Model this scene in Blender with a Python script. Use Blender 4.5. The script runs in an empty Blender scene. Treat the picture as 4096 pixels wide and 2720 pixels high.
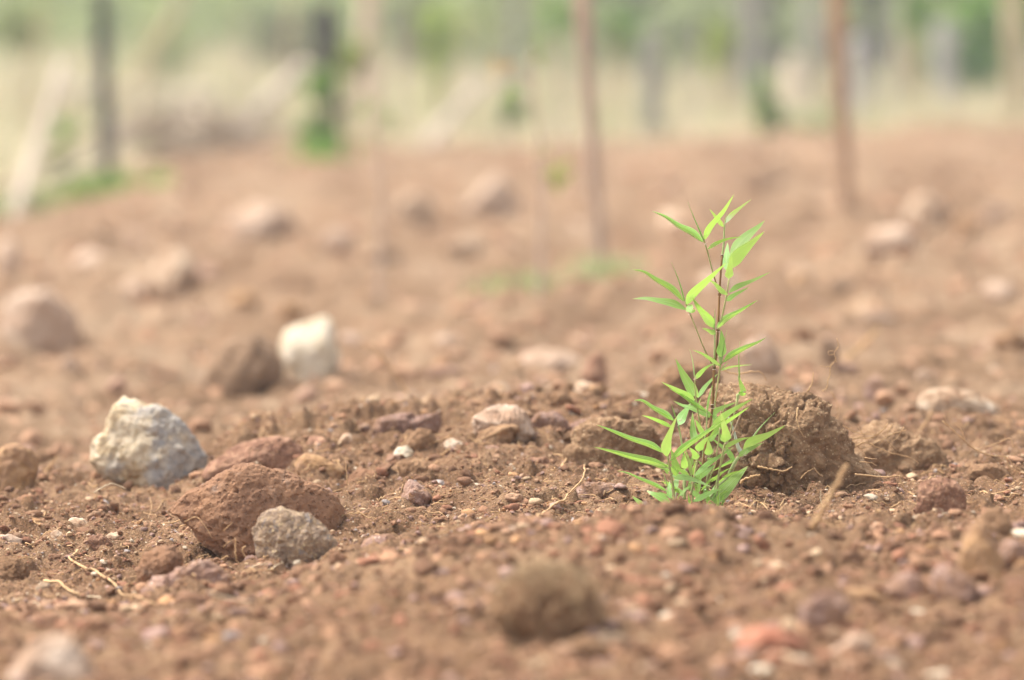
import bpy, math, random
import numpy as np
from mathutils import Vector

# ------------------------------------------------------------------ camera, sky, sun, exposure
scene = bpy.context.scene
COL = scene.collection
CAM_H = 0.449
PITCH = math.radians(3.373)
FPX, CX, CY = 20480.0, 2048.0, 1360.0        # focal length and centre in photograph pixels
FOCUS = 4.9

cam_data = bpy.data.cameras.new('camera')
cam = bpy.data.objects.new('camera', cam_data)
COL.objects.link(cam)
cam.location = (0, 0, CAM_H)
cam.rotation_euler = (math.radians(90) - PITCH, 0, 0)
cam_data.sensor_width = 36.0
cam_data.lens = 180.0
cam_data.clip_start = 0.05
cam_data.clip_end = 900.0
cam_data.dof.use_dof = True
cam_data.dof.focus_distance = FOCUS
cam_data.dof.aperture_fstop = 4.3
cam_data.dof.aperture_blades = 9
scene.camera = cam

SUN_EL, SUN_AZ = math.radians(58), math.radians(-72)   # azimuth measured from +Y (away from camera), negative = left
world = bpy.data.worlds.new('World')
scene.world = world
world.use_nodes = True
wn = world.node_tree
wn.nodes.clear()
w_out = wn.nodes.new('ShaderNodeOutputWorld')
w_bg = wn.nodes.new('ShaderNodeBackground')
w_sky = wn.nodes.new('ShaderNodeTexSky')
w_sky.sky_type = 'NISHITA'
w_sky.sun_disc = False
w_sky.sun_elevation = SUN_EL
w_sky.sun_rotation = SUN_AZ
w_sky.air_density = 1.0
w_sky.dust_density = 4.0
w_sky.ozone_density = 1.0
w_hs = wn.nodes.new('ShaderNodeHueSaturation')          # thin bright cloud: the sky is nearly white
w_hs.inputs['Saturation'].default_value = 0.18
wn.links.new(w_sky.outputs[0], w_hs.inputs['Color'])
wn.links.new(w_hs.outputs[0], w_bg.inputs['Color'])
w_bg.inputs['Strength'].default_value = 0.1
wn.links.new(w_bg.outputs[0], w_out.inputs[0])

sun_data = bpy.data.lights.new('sun', 'SUN')
sun_data.energy = 1.5
sun_data.angle = math.radians(18)
sun_data.color = (1.0, 0.94, 0.84)
sun = bpy.data.objects.new('sun', sun_data)
COL.objects.link(sun)
sdir = Vector((math.sin(SUN_AZ) * math.cos(SUN_EL), math.cos(SUN_AZ) * math.cos(SUN_EL), math.sin(SUN_EL)))
sun.rotation_euler = sdir.to_track_quat('Z', 'Y').to_euler()
sun.location = (0, 0, 30)

scene.view_settings.view_transform = 'Standard'
scene.view_settings.look = 'None'
scene.view_settings.gamma = 1.0
scene.view_settings.exposure = 1.86
scene.view_settings.use_curve_mapping = False
scene.render.engine = 'CYCLES'
scene.cycles.max_bounces = 6
scene.cycles.sample_clamp_indirect = 4.0
scene.cycles.transparent_max_bounces = 4
scene.cycles.use_denoising = True
scene.cycles.denoiser = 'OPENIMAGEDENOISE'
scene.cycles.denoising_input_passes = 'RGB_ALBEDO_NORMAL'

RNG = np.random.default_rng(11)
rnd = random.Random(5)

# ------------------------------------------------------------------ projection helpers
CP, SP = math.cos(PITCH), math.sin(PITCH)


def W(px, py, d):
    """point of the world at forward distance d (metres along +Y) seen at photograph pixel px, py"""
    u = (px - CX) / FPX
    v = -(py - CY) / FPX
    t = d / (CP + v * SP)
    return np.array([u * t, d, CAM_H + t * (v * CP - SP)])


def mpp(d):
    return d / FPX


# ------------------------------------------------------------------ numpy noise
def _h(ix, iy, iz, seed):
    a = (ix.astype(np.int64) * 374761393 + iy.astype(np.int64) * 668265263 + iz.astype(np.int64) * 2147483647 + seed * 974711) & 0xFFFFFFFF
    a = ((a ^ (a >> 13)) * 1274126177) & 0xFFFFFFFF
    a = ((a ^ (a >> 16)) * 2246822519) & 0xFFFFFFFF
    return ((a ^ (a >> 15)) & 0xFFFFFF) / float(0x1000000)


def vnoise2(x, y, seed=0):
    ix, iy = np.floor(x), np.floor(y)
    fx, fy = x - ix, y - iy
    fx, fy = fx * fx * fx * (fx * (fx * 6 - 15) + 10), fy * fy * fy * (fy * (fy * 6 - 15) + 10)
    z = np.zeros_like(ix)
    a, b = _h(ix, iy, z, seed), _h(ix + 1, iy, z, seed)
    c, e = _h(ix, iy + 1, z, seed), _h(ix + 1, iy + 1, z, seed)
    return (a + (b - a) * fx) * (1 - fy) + (c + (e - c) * fx) * fy - 0.5


def vnoise3(p, seed=0):
    i = np.floor(p)
    f = p - i
    f = f * f * (3 - 2 * f)
    out = 0
    for dx in (0, 1):
        for dy in (0, 1):
            for dz in (0, 1):
                w = (f[:, 0] if dx else 1 - f[:, 0]) * (f[:, 1] if dy else 1 - f[:, 1]) * (f[:, 2] if dz else 1 - f[:, 2])
                out = out + w * _h(i[:, 0] + dx, i[:, 1] + dy, i[:, 2] + dz, seed)
    return out - 0.5


def fbm3(p, seed=0, octaves=4, gain=0.5):
    o, a = 0, 1.0
    for k in range(octaves):
        o = o + a * vnoise3(p * (2.03 ** k) + k * 7.3, seed + k)
        a *= gain
    return o


def worley2(x, y, seed=0):
    ix, iy = np.floor(x), np.floor(y)
    best = np.full(x.shape, 9.0)
    rid = np.zeros(x.shape)
    for dx in (-1, 0, 1):
        for dy in (-1, 0, 1):
            jx, jy = ix + dx, iy + dy
            z = np.zeros_like(jx)
            qx, qy = jx + _h(jx, jy, z, seed), jy + _h(jx, jy, z, seed + 1)
            r = (qx - x) ** 2 + (qy - y) ** 2
            m = r < best
            best = np.where(m, r, best)
            rid = np.where(m, _h(jx, jy, z, seed + 2), rid)
    return np.sqrt(best), rid


def worley3(p, seed=0):
    i = np.floor(p)
    f1 = np.full(len(p), 9.0)
    f2 = np.full(len(p), 9.0)
    for dx in (-1, 0, 1):
        for dy in (-1, 0, 1):
            for dz in (-1, 0, 1):
                jx, jy, jz = i[:, 0] + dx, i[:, 1] + dy, i[:, 2] + dz
                r = ((jx + _h(jx, jy, jz, seed) - p[:, 0]) ** 2 + (jy + _h(jx, jy, jz, seed + 1) - p[:, 1]) ** 2 +
                     (jz + _h(jx, jy, jz, seed + 2) - p[:, 2]) ** 2)
                f2 = np.minimum(np.maximum(f1, r), f2)
                f1 = np.minimum(f1, r)
    return np.sqrt(f1), np.sqrt(f2)


def sstep(a, b, x):
    t = np.clip((x - a) / (b - a), 0, 1)
    return t * t * (3 - 2 * t)


# ------------------------------------------------------------------ terrain: measured ground profile
T_PX = np.array([0, 600, 1024, 1600, 2048, 2700, 3072, 3500, 4096], float)
T_ROWS = [
    (2.6, [3650] * 9),
    (3.0, [3230, 3215, 3200, 3190, 3180, 3170, 3180, 3190, 3200]),
    (3.5, [2740, 2760, 2770, 2760, 2740, 2720, 2730, 2750, 2740]),
    (3.9, [2580, 2570, 2520, 2440, 2410, 2370, 2390, 2420, 2410]),
    (4.2, [2520, 2500, 2420, 2290, 2200, 2095, 2165, 2220, 2210]),
    (4.35, [2490, 2465, 2360, 2225, 2145, 2026, 2115, 2180, 2155]),
    (4.5, [2470, 2450, 2350, 2230, 2160, 2060, 2140, 2177, 2135]),
    (4.65, [2360, 2340, 2285, 2190, 2140, 2108, 2138, 2128, 2090]),
    (4.9, [2200, 2190, 2115, 2055, 2030, 2050, 2055, 2012, 1990]),
    (5.2, [2020, 2030, 1950, 1890, 1860, 1890, 1950, 1900, 1880]),
    (5.5, [1960, 1965, 1775, 1725, 1700, 1720, 1780, 1780, 1770]),
    (5.75, [1925, 1900, 1745, 1670, 1625, 1630, 1695, 1700, 1700]),
    (6.2, [1880, 1815, 1748, 1672, 1630, 1625, 1650, 1640, 1640]),
    (7.0, [1670, 1650, 1625, 1590, 1560, 1540, 1520, 1510, 1500]),
    (8.4, [1450, 1420, 1400, 1370, 1340, 1330, 1320, 1310, 1300]),
    (10, [1300, 1260, 1220, 1180, 1140, 1110, 1100, 1090, 1080]),
    (12, [1130, 1080, 1040, 1000, 960, 940, 920, 910, 900]),
    (14, [1000, 950, 900, 860, 830, 815, 800, 790, 780]),
    (17, [840, 760, 720, 700, 680, 675, 670, 655, 640]),
    (22, [690, 590, 575, 580, 580, 580, 560, 540, 520]),
    (30, [470, 430, 440, 470, 470, 470, 460, 440, 430]),
    (45, [240, 230, 230, 260, 300, 310, 310, 300, 290]),
    (65, [120, 120, 130, 150, 180, 190, 190, 190, 190]),
    (200, [150] * 9),
]
T_D = np.array([r[0] for r in T_ROWS])
T_Z = np.array([[W(p, y, r[0])[2] for p, y in zip(T_PX, r[1])] for r in T_ROWS])
TN_D, TN_P = 700, 260
TL = np.linspace(math.log(2.6), math.log(200), TN_D)
TP = np.linspace(0, 4096, TN_P)
_t1 = np.array([np.interp(TL, np.log(T_D), T_Z[:, k]) for k in range(len(T_PX))]).T
TAB = np.array([np.interp(TP, T_PX, _t1[i]) for i in range(TN_D)])


def _blur(a, n, axis):
    k = np.hanning(n + 2)[1:-1]
    k /= k.sum()
    pad = [(0, 0), (0, 0)]
    pad[axis] = (n // 2, n // 2)
    b = np.pad(a, pad, mode='edge')
    return np.apply_along_axis(lambda v: np.convolve(v, k, 'valid'), axis, b)


TAB = _blur(_blur(TAB, 7, 0), 31, 1)


def z_smooth(px, d):
    a = (np.log(np.clip(d, 2.6, 199.9)) - TL[0]) / (TL[1] - TL[0])
    b = np.clip(px, 0, 4095.9) / (TP[1] - TP[0])
    i = np.clip(a.astype(int), 0, TN_D - 2)
    j = np.clip(b.astype(int), 0, TN_P - 2)
    fa, fb = a - i, b - j
    return (TAB[i, j] * (1 - fa) + TAB[i + 1, j] * fa) * (1 - fb) + (TAB[i, j + 1] * (1 - fa) + TAB[i + 1, j + 1] * fa) * fb


def px_of(X, Y):
    return CX + FPX * X / np.maximum(Y, 0.3) * 0.9965


def py_of(Z, Y):
    v = (CP * (Z - CAM_H) + SP * Y) / (CP * Y - SP * (Z - CAM_H))
    return CY - v * FPX


def rough(X, Y):
    """soil relief in metres"""
    far = sstep(5.8, 9.0, Y)
    veryfar = sstep(14, 22, Y)
    z = 0.006 * vnoise2(X * 6, Y * 5, 1) * 2 + 0.010 * vnoise2(X * 14, Y * 11, 2)
    f, rid = worley2(X * 26, Y * 22, 3)
    nr = 1 - 0.3 * (1 - sstep(4.15, 4.45, Y)) + 0.6 * np.exp(-((Y - 5.6) / 0.22) ** 2) * sstep(800, 1100, px_of(X, Y)) * (1 - sstep(2700, 3000, px_of(X, Y)))
    z = z + (0.010 - 0.014 * f * f) * (rid > 0.35) * (0.4 + rid) * nr
    f, rid = worley2(X * 62, Y * 55, 6)
    z = z + (0.0055 - 0.008 * f * f) * (rid > 0.25) * (0.4 + rid) * nr
    z = z + 0.008 * vnoise2(X * 45, Y * 45, 4)
    z = z + 0.0035 * vnoise2(X * 120, Y * 120, 5) * (1 - veryfar)
    f, rid = worley2(X * 170, Y * 150, 9)
    z = z + 0.0020 * (0.6 - f) * (1 - far) * (0.3 + rid)
    z = z + far * (0.06 * vnoise2(X * 2.6, Y * 1.6, 7) + 0.06 * vnoise2(X * 6.5, Y * 4, 8) + 0.04 * np.abs(vnoise2(X * 11, Y * 8, 10)) - 0.018)
    return z - 0.003


def z_ground(X, Y):
    X, Y = np.atleast_1d(np.asarray(X, float)), np.atleast_1d(np.asarray(Y, float))
    return z_smooth(px_of(X, Y), Y) + rough(X, Y)


_ds = np.exp(np.linspace(math.log(3.3), math.log(60), 1500))


def ground_d(px, py):
    """first distance at which the ground is seen at pixel px, py"""
    yy = py_of(z_ground((px - CX) / (FPX * 0.9965) * _ds, _ds) - 0.002, _ds)
    yy = np.convolve(np.pad(yy, 4, mode='edge'), np.ones(9) / 9, 'valid')
    k = np.argmax(yy <= py)
    return float(_ds[k])


# ------------------------------------------------------------------ object helpers
def tag(o, label=None, cat=None, group=None, kind=None):
    if label: o['label'] = label
    if cat: o['category'] = cat
    if group: o['group'] = group
    if kind: o['kind'] = kind
    return o


def link(name, me, mat=None, parent=None, loc=None):
    o = bpy.data.objects.new(name, me)
    COL.objects.link(o)
    if mat is not None and me is not None and not me.materials:
        me.materials.append(mat)
    if loc is not None:
        o.location = [float(c) for c in loc]
    if parent is not None:
        o.parent = parent
    return o


def empty(name, loc, label, cat, group=None):
    o = bpy.data.objects.new(name, None)
    o.empty_display_size = 0.02
    COL.objects.link(o)
    o.location = [float(c) for c in loc]
    return tag(o, label, cat, group)


def mesh_np(name, V, F, smooth=True, attrs=None):
    """mesh from numpy vertices and faces (all of one length, or a list of arrays)"""
    V = np.asarray(V, np.float32)
    Fs = F if isinstance(F, list) else [F]
    Fs = [np.asarray(f, np.int32) for f in Fs if len(f)]
    me = bpy.data.meshes.new(name)
    me.vertices.add(len(V))
    me.vertices.foreach_set('co', V.ravel())
    loops = np.concatenate([f.ravel() for f in Fs])
    counts = np.concatenate([np.full(len(f), f.shape[1], np.int32) for f in Fs])
    starts = np.concatenate([[0], np.cumsum(counts)[:-1]]).astype(np.int32)
    me.loops.add(len(loops))
    me.loops.foreach_set('vertex_index', loops)
    me.polygons.add(len(counts))
    me.polygons.foreach_set('loop_start', starts)
    me.polygons.foreach_set('loop_total', counts)
    me.polygons.foreach_set('use_smooth', np.full(len(counts), smooth, bool))
    for k, (typ, dat) in (attrs or {}).items():
        a = me.attributes.new(k, typ, 'POINT')
        fld = {'FLOAT': 'value', 'FLOAT_VECTOR': 'vector', 'FLOAT_COLOR': 'color'}[typ]
        a.data.foreach_set(fld, np.asarray(dat, np.float32).ravel())
    me.update()
    me.validate()
    return me


_ico = {}


def ico(n):
    if n in _ico:
        return _ico[n]
    t = (1 + 5 ** 0.5) / 2
    v = np.array([(-1, t, 0), (1, t, 0), (-1, -t, 0), (1, -t, 0), (0, -1, t), (0, 1, t), (0, -1, -t), (0, 1, -t), (t, 0, -1), (t, 0, 1), (-t, 0, -1), (-t, 0, 1)], float)
    f = np.array([(0, 11, 5), (0, 5, 1), (0, 1, 7), (0, 7, 10), (0, 10, 11), (1, 5, 9), (5, 11, 4), (11, 10, 2), (10, 7, 6), (7, 1, 8), (3, 9, 4), (3, 4, 2), (3, 2, 6), (3, 6, 8), (3, 8, 9), (4, 9, 5), (2, 4, 11), (6, 2, 10), (8, 6, 7), (9, 8, 1)])
    v /= np.linalg.norm(v, axis=1)[:, None]
    for _ in range(n):
        e = np.concatenate([f[:, [0, 1]], f[:, [1, 2]], f[:, [2, 0]]])
        es = np.sort(e, axis=1)
        u, inv = np.unique(es, axis=0, return_inverse=True)
        inv = inv.ravel()
        m = v[u[:, 0]] + v[u[:, 1]]
        m /= np.linalg.norm(m, axis=1)[:, None]
        nf = len(f)
        a, b, c = inv[:nf] + len(v), inv[nf:2 * nf] + len(v), inv[2 * nf:] + len(v)
        v = np.concatenate([v, m])
        f = np.concatenate([np.stack([f[:, 0], a, c], 1), np.stack([f[:, 1], b, a], 1), np.stack([f[:, 2], c, b], 1), np.stack([a, b, c], 1)])
    _ico[n] = (v, f)
    return v, f


def catmull(P, n):
    P = np.asarray(P, float)
    if len(P) == 2:
        return P[0] + (P[1] - P[0]) * np.linspace(0, 1, n)[:, None]
    seg = np.linalg.norm(np.diff(P, axis=0), axis=1) ** 0.5 + 1e-9
    t = np.concatenate([[0], np.cumsum(seg)])
    m = np.gradient(P, t, axis=0)
    s = np.linspace(0, t[-1], n)
    k = np.clip(np.searchsorted(t, s, side='right') - 1, 0, len(P) - 2)
    h = (t[k + 1] - t[k])[:, None]
    u = ((s - t[k])[:, None]) / h
    return ((2 * u ** 3 - 3 * u ** 2 + 1) * P[k] + (u ** 3 - 2 * u ** 2 + u) * h * m[k] + (-2 * u ** 3 + 3 * u ** 2) * P[k + 1] + (u ** 3 - u ** 2) * h * m[k + 1])


def tube(P, R, sides=6, cap=True):
    """vertices, quads, tris of a tube round the points P with radii R"""
    P = np.asarray(P, float)
    R = np.broadcast_to(np.asarray(R, float), (len(P),))
    T = np.gradient(P, axis=0)
    T /= np.linalg.norm(T, axis=1)[:, None] + 1e-12
    ref = np.array([0.31, 0.9, 0.29])
    A = np.cross(T, ref)
    A /= np.linalg.norm(A, axis=1)[:, None] + 1e-12
    B = np.cross(T, A)
    ang = np.linspace(0, 2 * math.pi, sides, endpoint=False)
    V = P[:, None, :] + R[:, None, None] * (np.cos(ang)[None, :, None] * A[:, None, :] + np.sin(ang)[None, :, None] * B[:, None, :])
    n = len(P)
    i = np.arange(n - 1)[:, None] * sides
    j = np.arange(sides)[None, :]
    k = (np.arange(sides) + 1)[None, :] % sides
    Q = np.stack([i + j, i + k, i + sides + k, i + sides + j], -1).reshape(-1, 4)
    V = V.reshape(-1, 3)
    tr = np.zeros((0, 3), int)
    if cap:
        V = np.concatenate([V, P[:1], P[-1:]])
        c0, c1 = len(V) - 2, len(V) - 1
        b = (n - 1) * sides
        jj, kk = np.arange(sides), (np.arange(sides) + 1) % sides
        tr = np.concatenate([np.stack([kk, jj, np.full(sides, c0)], 1), np.stack([b + jj, b + kk, np.full(sides, c1)], 1)])
    return V, Q, tr


class Bag:
    """collects tubes and sheets into one mesh"""
    def __init__(s): s.V, s.Q, s.T, s.n = [], [], [], 0
    def add(s, V, Q=None, T=None):
        s.V.append(V)
        if Q is not None and len(Q): s.Q.append(np.asarray(Q) + s.n)
        if T is not None and len(T): s.T.append(np.asarray(T) + s.n)
        s.n += len(V)
    def tube(s, P, R, sides=6): s.add(*tube(P, R, sides))
    def mesh(s, name, origin=(0, 0, 0), smooth=True):
        V = np.concatenate(s.V) - np.asarray(origin, float)
        F = []
        if s.Q: F.append(np.concatenate(s.Q))
        if s.T: F.append(np.concatenate(s.T))
        return mesh_np(name, V, F, smooth)


# ------------------------------------------------------------------ materials
def new_mat(name):
    m = bpy.data.materials.new(name)
    m.use_nodes = True
    nt = m.node_tree
    nt.nodes.clear()
    out = nt.nodes.new('ShaderNodeOutputMaterial')
    return m, nt, out


def N(nt, typ, **kw):
    n = nt.nodes.new(typ)
    for k, v in kw.items():
        if k in n.inputs: n.inputs[k].default_value = v
        else: setattr(n, k, v)
    return n


def ramp(nt, src, stops):
    r = nt.nodes.new('ShaderNodeValToRGB')
    el = r.color_ramp.elements
    while len(el) > 1: el.remove(el[-1])
    el[0].position, el[0].color = stops[0][0], (*stops[0][1], 1)
    for p, c in stops[1:]:
        e = el.new(p)
        e.color = (*c, 1)
    nt.links.new(src, r.inputs[0])
    return r.outputs[0]


def mixc(nt, fac, a, b, mode='MIX'):
    m = nt.nodes.new('ShaderNodeMix')
    m.data_type = 'RGBA'
    m.blend_type = mode
    for s, val in ((0, fac), (6, a), (7, b)):
        if hasattr(val, 'links') or hasattr(val, 'is_output'): nt.links.new(val, m.inputs[s])
        elif s == 0: m.inputs[0].default_value = val
        else: m.inputs[s].default_value = (*val, 1)
    return m.outputs[2]


def math_n(nt, op, a, b=None, clamp=False):
    m = nt.nodes.new('ShaderNodeMath')
    m.operation = op
    m.use_clamp = clamp
    for i, v in enumerate((a, b)):
        if v is None: continue
        if hasattr(v, 'is_output'): nt.links.new(v, m.inputs[i])
        else: m.inputs[i].default_value = v
    return m.outputs[0]


def noise(nt, vec, scale, detail=4, rough_=0.6, dist=0.0):
    n = N(nt, 'ShaderNodeTexNoise', Scale=scale, Detail=detail, Roughness=rough_, Distortion=dist)
    nt.links.new(vec, n.inputs['Vector'])
    return n.outputs['Fac']


def voro(nt, vec, scale, feature='F1'):
    n = nt.nodes.new('ShaderNodeTexVoronoi')
    n.feature = feature
    n.inputs['Scale'].default_value = scale
    nt.links.new(vec, n.inputs['Vector'])
    return n


def finish(nt, out, col, height=None, bump=0.5, dist=0.002, roughness=0.95, spec=0.15):
    b = nt.nodes.new('ShaderNodeBsdfPrincipled')
    if hasattr(col, 'is_output'): nt.links.new(col, b.inputs['Base Color'])
    else: b.inputs['Base Color'].default_value = (*col, 1)
    b.inputs['Roughness'].default_value = roughness
    b.inputs['Specular IOR Level'].default_value = spec
    if height is not None:
        bp = nt.nodes.new('ShaderNodeBump')
        bp.inputs['Strength'].default_value = bump
        bp.inputs['Distance'].default_value = dist
        nt.links.new(height, bp.inputs['Height'])
        nt.links.new(bp.outputs[0], b.inputs['Normal'])
    nt.links.new(b.outputs[0], out.inputs[0])
    return b


def rock_mat(name, stops, scale=60, fine=500, pores=0.0, pore_scale=220, speck=None, dust=None, bump=0.7, vary=0.25, side=None):
    """stone: patchy colours, fine grain, optional pores, pale specks and soil dust"""
    m, nt, out = new_mat(name)
    tc = nt.nodes.new('ShaderNodeTexCoord')
    oi = nt.nodes.new('ShaderNodeObjectInfo')
    off = N(nt, 'ShaderNodeVectorMath', operation='ADD')
    sc = N(nt, 'ShaderNodeVectorMath', operation='SCALE')
    sc.inputs['Scale'].default_value = 9.7
    cmb = nt.nodes.new('ShaderNodeCombineXYZ')
    for k in range(3): nt.links.new(oi.outputs['Random'], cmb.inputs[k])
    nt.links.new(cmb.outputs[0], sc.inputs[0])
    nt.links.new(tc.outputs['Object'], off.inputs[0])
    nt.links.new(sc.outputs[0], off.inputs[1])
    v = off.outputs[0]
    n1 = noise(nt, v, scale, 5, 0.62, 0.4)
    col = ramp(nt, n1, stops)
    if side:                      # the stone's one half is another mineral
        sx = nt.nodes.new('ShaderNodeSeparateXYZ')
        nt.links.new(tc.outputs['Object'], sx.inputs[0])
        e = math_n(nt, 'ADD', math_n(nt, 'SUBTRACT', math_n(nt, 'MULTIPLY', sx.outputs[0], side[2] * 30), math_n(nt, 'MULTIPLY', math_n(nt, 'SUBTRACT', sx.outputs[2], 0.11), 6.0)), math_n(nt, 'MULTIPLY', math_n(nt, 'SUBTRACT', noise(nt, v, 28, 4, 0.6), 0.5), 3.2))
        col = mixc(nt, ramp(nt, e, [(0.0, (0, 0, 0)), (0.4, (1, 1, 1))]), col, ramp(nt, noise(nt, v, 90, 4), [(0.35, side[0]), (0.65, side[1])]))
    n2 = noise(nt, v, fine, 4, 0.65)
    col = mixc(nt, math_n(nt, 'MULTIPLY', math_n(nt, 'SUBTRACT', n2, 0.35, True), 1.1, True), col, mixc(nt, 0.5, col, (0.9, 0.75, 0.6), 'MULTIPLY'))
    col = mixc(nt, 0.55, col, ramp(nt, n2, [(0.3, (0.6, 0.57, 0.55)), (0.5, (1, 1, 1)), (0.68, (1.25, 1.2, 1.15))]), 'MULTIPLY')
    if speck:
        sv = voro(nt, v, fine * 0.7)
        col = mixc(nt, math_n(nt, 'MULTIPLY', math_n(nt, 'LESS_THAN', sv.outputs['Distance'], 0.26), math_n(nt, 'GREATER_THAN', noise(nt, v, scale * 2, 2), 0.5)), col, speck)
    if dust:
        dn = ramp(nt, noise(nt, v, scale * 0.7, 5, 0.7, 0.6), [(0.42, (0, 0, 0)), (0.62, (1, 1, 1))])
        col = mixc(nt, dn, col, dust)
    h = math_n(nt, 'ADD', math_n(nt, 'MULTIPLY', n2, 0.6), noise(nt, v, fine * 2.6, 2))
    if pores:
        pv = voro(nt, v, pore_scale)
        pm = ramp(nt, pv.outputs['Distance'], [(0.12, (0, 0, 0)), (0.34, (1, 1, 1))])
        h = math_n(nt, 'ADD', h, math_n(nt, 'MULTIPLY', pm, pores))
    if vary:
        col = mixc(nt, 1.0, col, ramp(nt, oi.outputs['Random'], [(0, (1 - vary, 1 - vary * 1.1, 1 - vary * 1.2)), (1, (1 + vary, 1 + vary, 1 + vary))]), 'MULTIPLY')
    finish(nt, out, col, h, bump, 0.0015, 0.95, 0.12)
    return m


SOIL = (0.238, 0.14, 0.081)
M = {}


def soil_material():
    m, nt, out = new_mat('soil')
    g = nt.nodes.new('ShaderNodeNewGeometry')
    v = g.outputs['Position']
    n1 = noise(nt, v, 5, 5, 0.6, 0.3)
    n2 = noise(nt, v, 45, 5, 0.65, 0.2)
    n3 = noise(nt, v, 330, 4, 0.7)
    col = ramp(nt, n1, [(0.3, (0.175, 0.1, 0.054)), (0.5, SOIL), (0.66, (0.31, 0.195, 0.115))])
    col = mixc(nt, 0.75, col, ramp(nt, n2, [(0.28, (0.5, 0.45, 0.42)), (0.5, (1, 1, 1)), (0.68, (1.35, 1.32, 1.28))]), 'MULTIPLY')
    col = mixc(nt, 0.8, col, ramp(nt, n3, [(0.3, (0.5, 0.46, 0.43)), (0.5, (1, 1, 1)), (0.7, (1.6, 1.56, 1.5))]), 'MULTIPLY')
    gv = voro(nt, v, 420)
    gm = math_n(nt, 'LESS_THAN', gv.outputs['Distance'], 0.36)
    pal = ramp(nt, gv.outputs['Color'], [(0.0, (0.2, 0.1, 0.055)), (0.3, (0.34, 0.17, 0.09)), (0.5, (0.32, 0.2, 0.16)), (0.68, (0.5, 0.34, 0.2)), (0.85, (0.42, 0.2, 0.07)), (0.96, (0.7, 0.6, 0.48))])
    col = mixc(nt, math_n(nt, 'MULTIPLY', gm, 0.6), col, pal)
    dry = N(nt, 'ShaderNodeAttribute', attribute_name='dry')  # how far the soil colour mixes towards the paler ramp
    pale = ramp(nt, noise(nt, v, 3.2, 6, 0.65, 0.5), [(0.3, (0.175, 0.102, 0.059)), (0.5, (0.285, 0.18, 0.109)), (0.68, (0.42, 0.295, 0.195))])
    col = mixc(nt, dry.outputs['Fac'], col, pale)
    gr = N(nt, 'ShaderNodeAttribute', attribute_name='straw')
    straw = ramp(nt, noise(nt, v, 0.9, 5, 0.6), [(0.3, (0.28, 0.24, 0.12)), (0.5, (0.46, 0.38, 0.24)), (0.7, (0.55, 0.47, 0.33))])
    col = mixc(nt, gr.outputs['Fac'], col, straw)
    gd = ramp(nt, gv.outputs['Distance'], [(0.0, (1, 1, 1)), (0.5, (0, 0, 0))])
    h = math_n(nt, 'ADD', math_n(nt, 'ADD', n3, math_n(nt, 'MULTIPLY', gd, 0.8)), noise(nt, v, 1100, 3))
    finish(nt, out, col, h, 0.9, 0.0028, 0.97, 0.08)
    return m


def attr_mat(name, attr, fine=700, bump=0.5):
    m, nt, out = new_mat(name)
    a = N(nt, 'ShaderNodeAttribute', attribute_name=attr)
    g = nt.nodes.new('ShaderNodeNewGeometry')
    n = noise(nt, g.outputs['Position'], fine, 4, 0.7)
    col = mixc(nt, 0.8, a.outputs['Color'], ramp(nt, n, [(0.3, (0.62, 0.6, 0.58)), (0.5, (1, 1, 1)), (0.7, (1.35, 1.3, 1.25))]), 'MULTIPLY')
    finish(nt, out, col, n, bump, 0.0015, 0.95, 0.12)
    return m


def wood_mat(name, c1, c2, scale=14, stretch=0.12, bump=0.6):
    m, nt, out = new_mat(name)
    tc = nt.nodes.new('ShaderNodeTexCoord')
    mp = nt.nodes.new('ShaderNodeMapping')
    mp.inputs['Scale'].default_value = (1, 1, stretch)
    nt.links.new(tc.outputs['Object'], mp.inputs[0])
    n = noise(nt, mp.outputs[0], scale, 6, 0.65, 0.3)
    n2 = noise(nt, tc.outputs['Object'], scale * 0.2, 3)
    col = ramp(nt, n, [(0.3, c1), (0.62, c2)])
    col = mixc(nt, 0.6, col, ramp(nt, n2, [(0.35, (0.7, 0.7, 0.7)), (0.6, (1.15, 1.12, 1.08))]), 'MULTIPLY')
    finish(nt, out, col, n, bump, 0.004, 0.9, 0.15)
    return m


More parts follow.
